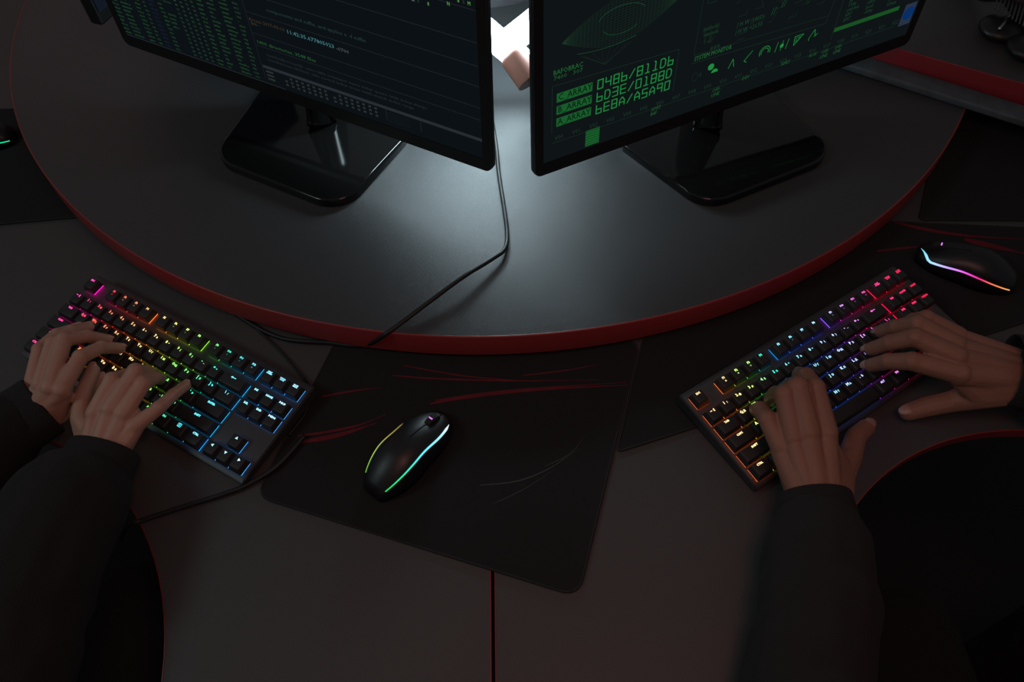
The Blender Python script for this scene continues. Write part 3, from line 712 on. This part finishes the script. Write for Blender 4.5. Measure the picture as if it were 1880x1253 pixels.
def keyboard(x0, y0, th, label, leg_ramp, glow_ramp, diag, icons):
    R = Euler((TILT, 0, th)).to_matrix(); base = Vector((x0, y0, KT)) - R @ Vector((0, 0, 0.0300))
    t = empty('keyboard', base, (TILT, 0, th)); tag(t, label, 'keyboard', 'black backlit compact keyboards')
    zt = 0.0300
    X0, X1 = -0.0045, 18.25*U+0.0045; Y1 = 0.0100; Y0 = -(6*U+GAPR*U)+0.0045+0.0050+0.0005
    # case wedge: underside follows the desk
    def zdesk(y, wz=0.0030): return (wz-base.z-math.sin(TILT)*y)/math.cos(TILT)
    bm = bmesh.new(); pz = zt-0.0118
    prof = [(Y0-0.010, zdesk(Y0-0.010)), (Y0-0.010, zt-0.0135), (Y0-0.0035, pz+0.0006), (Y0, pz), (Y1, pz), (Y1+0.003, pz-0.001), (Y1+0.004, zdesk(Y1+0.004, 0.006))]
    vsl = [bm.verts.new((X0, y, z)) for y, z in prof]; vsr = [bm.verts.new((X1, y, z)) for y, z in prof]
    n = len(prof)
    for i in range(n): bm.faces.new((vsl[i], vsl[(i+1) % n], vsr[(i+1) % n], vsr[i]))
    bm.faces.new(vsl[::-1]); bm.faces.new(vsr)
    bmesh.ops.bevel(bm, geom=bm.edges[:], offset=0.0012, segments=2, affect='EDGES')
    o = link('case', bm_mesh(bm), M_CASE, t); sharp(o.data, 45)
    bm = bmesh.new(); add_box(bm, ((X0+X1)/2, (Y0+Y1)/2, pz+0.0003), (X1-X0-0.0025, Y1-Y0-0.002, 0.0010), bevel=0.0003)
    o = link('top_plate', bm_mesh(bm), M_PLATE, t); sharp(o.data, 45)
    f = Flat(); f.line([(16.0*U, -(3.55+GAPR)*U), (16.0*U-0.001, -(3.35+GAPR)*U), (16.0*U+.003, -(3.5+GAPR)*U)], 0.0005)
    for r, row in enumerate(ROWS):
        for nm, cx, w in row:
            y = -((r + (GAPR if r else 0))*U) - 0.0045
            k = bpy.data.objects.new('keycap', cap_mesh(w)); COL.objects.link(k); k.parent = t; k.location = (cx*U, y, zt)
            xx = cx + diag*r
            lc = ramp(leg_ramp, xx); gc = ramp(glow_ramp, xx)
            g = bpy.data.objects.new('key_light', glow_mesh(w)); COL.objects.link(g); g.parent = k; g.color = (*gc, 1)
            fl = Flat()
            top = 0.0046
            wide = (w*U-0.0065)
            if nm == '<-': fl.line([(0.003, top), (-0.003, top)], 0.0009); fl.add([(-0.0045, top, 0), (-0.002, top-0.0016, 0), (-0.002, top+0.0016, 0)], [(0, 1, 2)])
            elif nm in ('^', 'v', '<', '>'):
                an_ = {'^': 90, 'v': 270, '<': 180, '>': 0}[nm]
                fl.add([(0.0021*math.cos(math.radians(an_+q)), top-0.001+0.0021*math.sin(math.radians(an_+q)), 0) for q in (0, 120, 240)], [(0, 1, 2)])
            elif nm == 'MENU':
                fl.line([(-0.0022, top-0.0022), (0.0022, top-0.0022), (0.0022, top+0.0018), (-0.0022, top+0.0018)], 0.0005, closed=True)
                for q in (-1, 0, 1): fl.line([(-0.0011, top-0.0002+q*0.0011), (0.0011, top-0.0002+q*0.0011)], 0.0005)
            elif nm == 'WIN':
                for qx in (-0.0013, 0.0013):
                    for qy in (-0.0013, 0.0013): fl.rect(qx-0.001, top+qy-0.001, qx+0.001, top+qy+0.001)
            elif '\n' in nm:
                for i, q in enumerate(nm.split('\n')): fl.text(q, 0, top+0.0009-0.0020*i, 0.0016, 'CENTER', sx=0.98, bold=0.0002, z=0)
            elif len(nm) > 2 and ' ' not in nm: fl.text(nm, 0, top, 0.0023, 'CENTER', sx=1.05, bold=0.0004)
            elif r == 0: fl.text(nm, 0, top, 0.0027, 'CENTER', bold=0.0004)
            elif ' ' in nm:
                a_, b_2 = nm.split(' ')
                fl.text(a_, -0.0019, top, 0.0034, 'CENTER', bold=0.00045); fl.text(b_2, 0.0021, top-0.0008, 0.0024, 'CENTER', bold=0.00035)
            elif nm: fl.text(nm, 0, top, 0.0026, 'CENTER', bold=0.0002)
            if fl.v:
                o = fl.obj('legend', M_LEGEND, k, (0, 0, 0.00006)); o.color = (*lc, 1)
            if r == 0 and nm in icons:
                fi = Flat(); fi.disc(0, 0.0005, 0.0011); o = fi.obj('function_icon', M_LEGEND, k, (0, 0, 0.00006)); o.color = (*[c*icons[nm] for c in lc], 1)
    return t, base, R, zt
def wh(c, f_): return tuple(min(1.0, x*(1-f_)+f_) for x in c)
LR_ = [(0, (255, 80, 190)), (1.6, (255, 60, 130)), (2.8, (255, 70, 70)), (3.6, (255, 110, 75)), (4.8, (255, 150, 95)), (6.0, (255, 195, 130)), (7.5, (255, 215, 140)), (8.6, (230, 240, 120)), (9.6, (170, 250, 100)), (10.6, (120, 255, 110)), (11.8, (110, 250, 130)), (12.6, (60, 225, 190)), (13.8, (80, 225, 240)), (15.0, (130, 230, 255)), (17, (150, 225, 255)), (18.5, (190, 230, 255))]
LG_ = [(0, (255, 20, 170)), (1.8, (230, 20, 150)), (3.0, (255, 30, 60)), (5.0, (255, 80, 30)), (6.8, (255, 140, 50)), (8.4, (220, 210, 50)), (9.6, (130, 220, 50)), (11.0, (130, 200, 40)), (12.2, (20, 190, 140)), (13.5, (10, 170, 210)), (15, (20, 150, 240)), (18, (60, 160, 255))]
RR_ = [(0, (255, 205, 145)), (2.6, (255, 215, 150)), (3.3, (200, 250, 110)), (4.4, (190, 250, 110)), (5.2, (60, 230, 180)), (6.2, (60, 225, 200)), (7.0, (120, 230, 255)), (9.0, (140, 220, 255)), (10, (165, 205, 255)), (11.4, (180, 190, 255)), (12.4, (205, 150, 255)), (13.5, (255, 120, 230)), (14.6, (255, 80, 180)), (16, (255, 50, 120)), (18.5, (255, 25, 60))]
RG_ = [(0, (255, 110, 50)), (2.4, (255, 110, 50)), (3.2, (160, 170, 40)), (4.6, (60, 190, 70)), (5.8, (10, 150, 170)), (7.5, (10, 110, 230)), (10, (50, 90, 240)), (11.8, (130, 60, 220)), (13, (220, 30, 150)), (15, (240, 10, 60)), (18.5, (220, 10, 40))]
cv = lambda L: [(x, S(*c)) for x, c in L]
kbL = keyboard(-0.54173, 0.64033, -0.53463, 'left backlit keyboard with magenta, orange, green and cyan letters', cv(LR_), cv(LG_), 0.10, {'F1': .16, 'F2': .2, 'F3': .14, 'F6': .08, 'F7': .05, 'F9': .05, 'F10': .06, 'F11': .05, 'F12': .12})
kbR = keyboard(0.20123, 0.43901, 0.54880, 'right backlit keyboard with cream, cyan, violet and red letters', cv(RR_), cv(RG_), 0.28, {'F1': .6, 'F2': .35, 'F3': .25, 'F6': .05, 'F9': .07, 'F10': .06, 'F11': .08, 'F12': .16})

# ------------------------------------------------------------------ cables
def cable(pts, r, label, name='cable', seg=8):
    bm = bmesh.new(); c = Vector(pts[0]); P = smooth_path(pts, seg)
    P = [p-c for p in P]; tube(bm, P, r, 10); o = link(name, bm_mesh(bm), M_CABLE); o.location = c; return tag(o, label, 'cable')
r = 0.0028
cable([(-0.06, 1.05, SLAB_Z+r), (-0.03, 0.97, SLAB_Z+r), at(909, 255, SLAB_Z+r), at(916, 320, SLAB_Z+r), at(926, 385, SLAB_Z+r), at(931, 430, SLAB_Z+r), at(926, 458, SLAB_Z+r+0.003), at(903, 476, SLAB_Z+r+0.006),
       at(850, 509, SLAB_Z+r+0.010), at(790, 553, SLAB_Z+r+0.007), at(745, 587, SLAB_Z+r+0.003), at(722, 604, SLAB_Z+r+0.0005), at(704, 616, 0.044), at(688, 627, 0.026), at(668, 634, 0.008), at(640, 634, 0.0052), at(600, 629, 0.0052), at(560, 627, 0.0055), at(520, 622, 0.0034), at(480, 606, 0.0034), at(430, 575, 0.0034), at(390, 545, 0.0034)], r,
      'black cable running over the round tabletop between the monitors and down its edge')
cable([at(560, 800, 0.0062), at(510, 855, 0.0062), at(455, 890, 0.0045), at(410, 908, 0.0045), at(340, 930, 0.0038), at(290, 946, 0.0038), at(262, 956, 0.0038), at(240, 962, 0.003), at(228, 975, -0.02), at(222, 990, -0.12)], 0.0028,
      'black cable from under the left keyboard corner to the desk edge')
cable([at(440, 575, 0.0034), at(480, 612, 0.0034), at(515, 645, 0.0034), at(545, 680, 0.0050), at(562, 700, 0.0058), at(572, 722, 0.0058), at(560, 760, 0.0058), at(530, 800, 0.0058)], 0.0014,
      'thin dark cable curving behind the left keyboard towards the round tabletop')

# ------------------------------------------------------------------ headset at the far right
t = empty('headset', (0.80, 1.10, SLAB_Z+0.0378)); tag(t, 'black headset with ribbed band lying on the raised board at the top right', 'headset')
def hp(px, py, z): return at(px, py, z)-Vector(t.location)
bz = SLAB_Z+0.0378
bm = bmesh.new(); tube(bm, smooth_path([hp(1752, -60, bz+0.02), hp(1800, -20, bz+0.02), hp(1850, -14, bz+0.05), hp(1880, 20, bz+0.035), hp(1930, 60, bz+0.02)], 10), 0.012, 14, flat=1.3)
link('headband', bm_mesh(bm), M_BEZEL, t)
for i in range(9):
    bm = bmesh.new(); p = hp(1836+i*6.5, -18+i*3, bz+0.050); q = hp(1826+i*6.5, 16+i*4, bz+0.044)
    tube(bm, [p, (p+q)/2+Vector((0, 0, 0.002)), q], 0.0013, 8); link('rib', bm_mesh(bm), M_PLATE, t)
for (x, y) in ((1838, 52), (1890, 88)):
    bm = bmesh.new(); c = hp(x, y, bz+0.014)
    bmesh.ops.create_uvsphere(bm, u_segments=28, v_segments=16, radius=0.032, matrix=Matrix.Translation(c) @ Matrix.Diagonal((1, 1, 0.42, 1)))
    link('earcup', bm_mesh(bm), M_BEZEL, t)
    bm = bmesh.new(); tube(bm, smooth_path([hp(x+14, y-24, bz+0.030), hp(x+6, y-10, bz+0.032), hp(x-4, y+2, bz+0.030)], 6), 0.0022, 10)
    link('slider', bm_mesh(bm), M_METAL, t)
# ------------------------------------------------------------------ PEOPLE
# ------------------------------------------------------------------ people
def ico(bm, c, r, sub=2, sc=(1, 1, 1), rot=None):
    m = Matrix.Translation(Vector(c)) @ (rot.to_4x4() if rot else Matrix()) @ Matrix.Diagonal((*sc, 1))
    return bmesh.ops.create_icosphere(bm, subdivisions=sub, radius=r, matrix=m)['verts']
def hull(bm, spheres, sub=2):
    b = bmesh.new()
    for c, r in spheres: ico(b, c, r, sub)
    res = bmesh.ops.convex_hull(b, input=b.verts[:])
    dead = [g for g in set(res['geom_interior'])|set(res['geom_unused']) if isinstance(g, bmesh.types.BMVert)]
    bmesh.ops.delete(b, geom=dead, context='VERTS')
    me = bpy.data.meshes.new('h'); b.to_mesh(me); b.free(); bm.from_mesh(me); bpy.data.meshes.remove(me)
def remeshed(bm, voxel, smooth_it, factor=0.5):
    me = bpy.data.meshes.new('r'); bm.to_mesh(me); bm.free()
    o = bpy.data.objects.new('r', me); COL.objects.link(o)
    m = o.modifiers.new('r', 'REMESH'); m.mode = 'VOXEL'; m.voxel_size = voxel; m.use_smooth_shade = True
    s = o.modifiers.new('s', 'SMOOTH'); s.iterations = smooth_it; s.factor = factor
    dg = bpy.context.evaluated_depsgraph_get(); out = bpy.data.meshes.new_from_object(o.evaluated_get(dg))
    bpy.data.objects.remove(o); bpy.data.meshes.remove(me); return out
HANDS = {
'LL': dict(cuff=((50, 704, .050), (114, 784, .050)), fing={
 'pinky': [(60, 700, .066, 9.2), (72, 642, .074, 8.2), (104, 614, .066, 7.3), (142, 601, .048, 6.4)],
 'ring': [(74, 706, .078, 9.8), (97, 630, .084, 8.7), (131, 609, .069, 7.8), (163, 600, .047, 6.9)],
 'middle': [(91, 712, .083, 10.2), (118, 624, .086, 9.0), (160, 618, .069, 8.0), (196, 624, .046, 7.1)],
 'index': [(112, 716, .080, 10.2), (148, 656, .082, 9.0), (186, 638, .066, 8), (220, 640, .045, 7.2)],
 'thumb': [(102, 764, .046, 12.5), (122, 752, .042, 11.0), (152, 728, .038, 9.3), (184, 698, .036, 8.3)]}),
'LR': dict(cuff=((130, 814, .050), (257, 836, .050)), fing={
 'pinky': [(246, 784, .064, 9.5), (292, 749, .068, 8.0), (318, 725, .056, 7.3), (341, 708, .041, 6.6)],
 'ring': [(226, 760, .074, 10.0), (262, 706, .082, 9), (284, 694, .062, 8), (294, 696, .041, 7.2)],
 'middle': [(201, 752, .078, 10.3), (249, 682, .090, 9.4), (271, 684, .064, 8.4), (276, 694, .041, 7.6)],
 'index': [(174, 760, .074, 10.3), (206, 698, .086, 9.2), (232, 690, .062, 8.2), (240, 698, .041, 7.5)],
 'thumb': [(158, 802, .044, 12.0), (147, 768, .054, 10.6), (153, 720, .060, 9.2), (171, 680, .056, 8.0)]}),
'RL': dict(cuff=((1426, 910, .052), (1563, 908, .052)), fing={
 'pinky': [(1434, 822, .064, 10.5), (1409, 770, .072, 9.6), (1396, 753, .056, 9), (1389, 753, .040, 8)],
 'ring': [(1457, 804, .075, 11.3), (1440, 724, .090, 10.3), (1425, 725, .062, 9.2), (1416, 734, .041, 8.2)],
 'middle': [(1485, 796, .080, 11.8), (1464, 710, .094, 10.6), (1452, 711, .068, 9.6), (1446, 722, .043, 8.6)],
 'index': [(1517, 796, .076, 11.8), (1496, 713, .086, 10.3), (1480, 691, .070, 9.4), (1468, 688, .045, 8.6)],
 'thumb': [(1545, 872, .040, 14), (1560, 840, .034, 12.5), (1571, 803, .028, 11), (1590, 786, .022, 9.8)]}),
'RR': dict(cuff=((1850, 620, .062), (1856, 740, .062)), fing={
 'pinky': [(1758, 616, .074, 10.5), (1700, 585, .082, 9.4), (1676, 589, .062, 8.6), (1662, 597, .045, 8)],
 'ring': [(1755, 634, .083, 11.3), (1684, 594, .090, 9.8), (1645, 601, .068, 9.0), (1618, 609, .046, 8.0)],
 'middle': [(1756, 655, .086, 11.8), (1680, 620, .090, 10.4), (1634, 630, .069, 9.2), (1600, 641, .045, 8.3)],
 'index': [(1762, 686, .078, 11.8), (1674, 664, .078, 10.3), (1630, 664, .062, 9.0), (1600, 671, .041, 8.3)],
 'thumb': [(1800, 728, .048, 14.5), (1748, 738, .032, 12), (1700, 748, .025, 11.2), (1668, 757, .019, 10.0)]}),
}
def build_hand(key, bmf, arm, wext, k=1.0):
    """adds one hand and forearm to bmf; returns fingertip frames and cuff frame"""
    d = HANDS[key]; ca = at(*d['cuff'][0]); cb = at(*d['cuff'][1]); cc = (ca+cb)/2
    lat = (cb-ca); crad = lat.length/2; lat.z = 0; lat.normalize(); ax = Vector((-lat.y, lat.x, 0))   # towards the fingers
    J = {n: [(at(x, y, z), r/1000*k) for x, y, z, r in j] for n, j in d['fing'].items()}
    mid = (J['middle'][0][0]+J['ring'][0][0])/2
    if (mid-cc).dot(ax) < 0: ax = -ax
    wr = cc - ax*wext + Vector((0, 0, -0.004))
    for n, j in J.items():
        for (p, r), (q, s) in zip(j[:-1], j[1:]): hull(bmf, [(p, r), (q, s)], 2)
        if n != 'thumb':
            # joints slightly thicker, pads under the tip
            for i in (1, 2): ico(bmf, j[i][0]+Vector((0, 0, 0.0004)), j[i][1]*1.06)
            p, r = j[0]
            w0 = wr + (p-mid)*0.36; w0.z = wr.z+0.004
            hull(bmf, [(p-Vector((0, 0, 0.003)), r*1.0), (w0, 0.0135*k)], 2)                      # metacarpal
            hull(bmf, [(p+Vector((0, 0, r*0.58)), 0.0030), (w0+Vector((0, 0, 0.0070)), 0.0028)], 1)  # tendon
    spread = [(J[n][0][0]-Vector((0, 0, 0.006)), J[n][0][1]*0.90) for n in ('pinky', 'ring', 'middle', 'index')]
    side = (J['index'][0][0]-J['pinky'][0][0]).normalized()
    ws = [(wr+side*0.017*k, 0.0150*k), (wr-side*0.015*k, 0.0145*k)]
    order = ['pinky', 'ring', 'middle', 'index']
    for a, b in zip(order[:-1], order[1:]):
        pa, pb = J[a][0], J[b][0]; dn = Vector((0, 0, 0.005))
        hull(bmf, [(pa[0]-dn, pa[1]*0.88), (pb[0]-dn, pb[1]*0.88), (wr+(pa[0]-mid)*0.42, 0.0125*k), (wr+(pb[0]-mid)*0.42, 0.0125*k)], 2)
        # web of skin between the finger roots
        hull(bmf, [(pa[0]+(J[a][1][0]-pa[0])*0.30-dn, pa[1]*0.62), (pb[0]+(J[b][1][0]-pb[0])*0.30-dn, pb[1]*0.62), (pa[0]-dn, pa[1]*.8), (pb[0]-dn, pb[1]*.8)], 2)
    tp = J['thumb']
    hull(bmf, [(tp[0][0], tp[0][1]), (ws[0][0], 0.013*k), (J['index'][0][0]-Vector((0, 0, 0.008)), 0.0085*k)], 2)
    hull(bmf, [(tp[0][0], tp[0][1]), (tp[1][0], tp[1][1]), (J['index'][0][0]*0.55+wr*0.45-Vector((0, 0, 0.004)), 0.0085*k)], 2)
    elbow = Vector(arm[0]); hull(bmf, ws+[(wr+(elbow-wr)*0.4, 0.026*k)], 2)
    tips = []
    for n, j in J.items():
        (p, r), (q, s) = j[-2], j[-1]; dd = (q-p).normalized(); s_ = dd.cross(Vector((0, 0, 1)))
        if s_.length < 0.2: s_ = side.copy()
        s_.normalize(); up = s_.cross(dd).normalized()
        if up.z < 0: up = -up
        if dd.z < -0.85: up = (J[n][1][0]-J[n][0][0]); up.z = 0; up.normalize(); 
        tips.append((n, q, dd, up, s))
    return wr, elbow, cc, ax, lat, crad, tips, ws
def person(name, label, keys, arms, torso, head, skin, nailm, hairm, k):
    """torso: centre of the chest (x, y); built whole, seated, black clothing"""
    tx, ty = torso; base = Vector((tx, ty, -0.75)); t = empty(name, base); tag(t, label, 'person')
    fine = bmesh.new(); info = []
    for key, arm in zip(keys, arms): info.append(build_hand(key, fine, arm, 0.030, k))
    me_f = remeshed(fine, 0.00115, 14, 0.5)
    co = bmesh.new()
    hz = head
    for (wr, elbow, cc, ax, lat, crad, tips, ws), arm in zip(info, arms):
        sh = Vector(arm[1]); hull(co, [(wr+(elbow-wr)*0.35, 0.023), (elbow, 0.036)]); hull(co, [(elbow, 0.036), (sh, 0.048)])
        hull(co, [(sh, 0.05), (Vector((tx, ty, sh.z+0.02)), 0.08)])
    hull(co, [(Vector((tx-0.07, ty, -0.22)), 0.11), (Vector((tx+0.07, ty, -0.22)), 0.11), (Vector((tx-0.08, ty, 0.22)), 0.09), (Vector((tx+0.08, ty, 0.22)), 0.09)])
    hull(co, [(Vector((tx, ty, 0.30)), 0.055), (Vector((tx, ty+0.05, 0.44)), 0.052)])
    hc = Vector((tx, ty+0.07, 0.53))
    ico(co, hc, 0.098, 3, (0.80, 0.98, 1.08)); hull(co, [(hc+Vector((0, 0.045, -0.07)), 0.045), (hc+Vector((0, 0.02, -0.02)), 0.07)])
    hull(co, [(hc+Vector((0, 0.097, 0.005)), 0.007), (hc+Vector((0, 0.112, -0.028)), 0.012)])
    hull(co, [(hc+Vector((-0.02, 0.088, -0.062)), 0.007), (hc+Vector((0.02, 0.088, -0.062)), 0.007)])
    for s_ in (-1, 1): ico(co, hc+Vector((s_*0.080, 0.0, -0.012)), 0.028, 2, (0.35, 0.7, 1.1))
    me_c = remeshed(co, 0.0055, 3)
    bm = bmesh.new(); bm.from_mesh(me_f); bm.from_mesh(me_c); bmesh.ops.translate(bm, verts=bm.verts[:], vec=-base)
    me = bpy.data.meshes.new('body'); bm.to_mesh(me); bm.free(); link('body', me, skin, t)
    for s_ in (-1, 1):
        bm = bmesh.new(); ico(bm, hc+Vector((s_*0.032, 0.080, 0.004))-base, 0.013, 2); link('eye', bm_mesh(bm), M_NAIL_B, t)
    bm = bmesh.new(); ico(bm, hc+Vector((0, -0.012, 0.020)), 0.104, 3, (0.86, 0.98, 1.05)); ico(bm, hc+Vector((0, -0.05, -0.04)), 0.08, 3)
    m_ = remeshed(bm, 0.006, 2); bm = bmesh.new(); bm.from_mesh(m_); bmesh.ops.translate(bm, verts=bm.verts[:], vec=-base); link('hair', bm_mesh(bm), hairm, t)
    # sweater
    sw = bmesh.new(); rnd = random.Random(3)
    for (wr, elbow, cc, ax, lat, crad, tips, ws), arm in zip(info, arms):
        sh = Vector(arm[1]); mids = [Vector(m) for m in arm[2]]; rads = arm[3]
        start = cc - ax*0.045; pts = smooth_path([start]+mids+[elbow, (elbow+sh)/2, sh], 6)
        n = len(pts); r0 = crad*1.02
        prev = None
        for i, p in enumerate(pts):
            q = i/(n-1); r = (r0+(rads[0]-r0)*min(1, q*6)) if q < 0.17 else rads[0]+(rads[1]-rads[0])*((q-0.17)/0.83)
            r *= 1+0.035*math.sin(i*1.9)+0.03*rnd.uniform(-1, 1)
            if p.z < 0.1: 
                p = p.copy()
            if prev: hull(sw, [prev, (p, r)], 2)
            prev = (p, r)
        hull(sw, [(sh, rads[1]), (Vector((tx, ty, sh.z+0.005)), 0.09)], 2)
    hull(sw, [(Vector((tx-0.09, ty-0.01, -0.20)), 0.125), (Vector((tx+0.09, ty-0.01, -0.20)), 0.125), (Vector((tx-0.10, ty, 0.22)), 0.105), (Vector((tx+0.10, ty, 0.22)), 0.105)])
    hull(sw, [(Vector((tx, ty, 0.28)), 0.08), (Vector((tx, ty+0.01, 0.36)), 0.062)])
    m_ = remeshed(sw, 0.005, 6)
    bm = bmesh.new(); bm.from_mesh(m_); bmesh.ops.translate(bm, verts=bm.verts[:], vec=-base)
    for v in bm.verts:
        p = v.co; d_ = noise.noise(Vector((p.x*22, p.y*22, p.z*30)))*0.004; v.co += v.normal*d_
    link('sweater', bm_mesh(bm), M_KNIT, t)
    # cuffs: ribbed knit tubes with a rolled rim
    for (wr, elbow, cc, ax, lat, crad, tips, ws), arm in zip(info, arms):
        bm = bmesh.new(); NS = 72; rings = []
        for (dd, rs) in ((-0.060, 1.02), (-0.045, 1.03), (-0.03, 1.0), (-0.012, 0.985), (-0.003, 0.985), (0.0, 0.96), (-0.001, 0.925), (-0.006, 0.90), (-0.035, 0.86)):
            c = cc + ax*dd; ring = []
            upv = Vector((0, 0, 1))
            for i in range(NS):
                a = 2*math.pi*i/NS; r = crad*rs*(1+(0.012 if i % 2 else -0.004))
                zz = r*0.74*math.sin(a)
                ring.append(bm.verts.new(c + lat*r*math.cos(a) + upv*zz + ax*(-0.010*(1-abs(math.sin(a)))*0 ) - base))
            rings.append(ring)
        for i in range(len(rings)-1):
            for j in range(NS): bm.faces.new((rings[i][j], rings[i][(j+1) % NS], rings[i+1][(j+1) % NS], rings[i+1][j]))
        link('cuff', bm_mesh(bm), M_KNIT, t)
        for n, q, dd, up, s in tips:
            bm = bmesh.new(); rot = Matrix((dd.cross(up).normalized(), dd, up)).transposed()
            ico(bm, q + up*s*0.66 + dd*s*0.22 - base, 1.0, 2, (s*0.66, s*0.92, s*0.32), rot)
            link('fingernail', bm_mesh(bm), nailm, t)
    # trousers, seated: thighs forward under the desk, shins down
    bm = bmesh.new()
    hull(bm, [(Vector((tx-0.08, ty, -0.30)), 0.125), (Vector((tx+0.08, ty, -0.30)), 0.125), (Vector((tx, ty, -0.22)), 0.12)])
    for s_ in (-1, 1):
        kx = tx+s_*0.12; hull(bm, [(Vector((tx+s_*0.09, ty, -0.33)), 0.092), (Vector((kx, ty+0.40, -0.245)), 0.066)])
        hull(bm, [(Vector((kx, ty+0.40, -0.245)), 0.066), (Vector((kx, ty+0.40, -0.66)), 0.05)])
    m_ = remeshed(bm, 0.007, 4); bm = bmesh.new(); bm.from_mesh(m_); bmesh.ops.translate(bm, verts=bm.verts[:], vec=-base); link('trousers', bm_mesh(bm), M_TROUS, t)
    for s_ in (-1, 1):
        bm = bmesh.new(); kx = tx+s_*0.12; hull(bm, [(Vector((kx, ty+0.37, -0.715))-base, 0.034), (Vector((kx, ty+0.56, -0.722))-base, 0.027), (Vector((kx, ty+0.40, -0.68))-base, 0.04)])
        link('shoe', bm_mesh(bm), M_BEZEL, t)
    return t
person('person', 'person at the left in a black sweater typing with both pale hands close together', ('LL', 'LR'),
       [((-0.70, 0.26, 0.045), (-0.79, -0.02, 0.24), [(-0.60, 0.365, 0.056), (-0.65, 0.31, 0.053)], (0.060, 0.075)),
        ((-0.475, 0.12, 0.045), (-0.45, -0.06, 0.24), [(-0.458, 0.30, 0.060), (-0.470, 0.21, 0.058)], (0.060, 0.075))],
       (-0.62, -0.10), None, M_SKIN_A, M_NAIL_A, M_HAIR, 0.97)
person('person', 'person at the right in a black sweater typing with darker hands spread apart', ('RL', 'RR'),
       [(at(1500, 1330, 0.055), (0.42, -0.13, 0.24), [at(1500, 1020, 0.058), at(1502, 1150, 0.058)], (0.051, 0.066)),
        ((0.76, 0.27, 0.055), (0.79, -0.08, 0.24), [(0.61, 0.415, 0.062), (0.68, 0.36, 0.060)], (0.052, 0.068))],
       (0.61, -0.16), None, M_SKIN_B, M_NAIL_B, M_HAIR, 1.05)
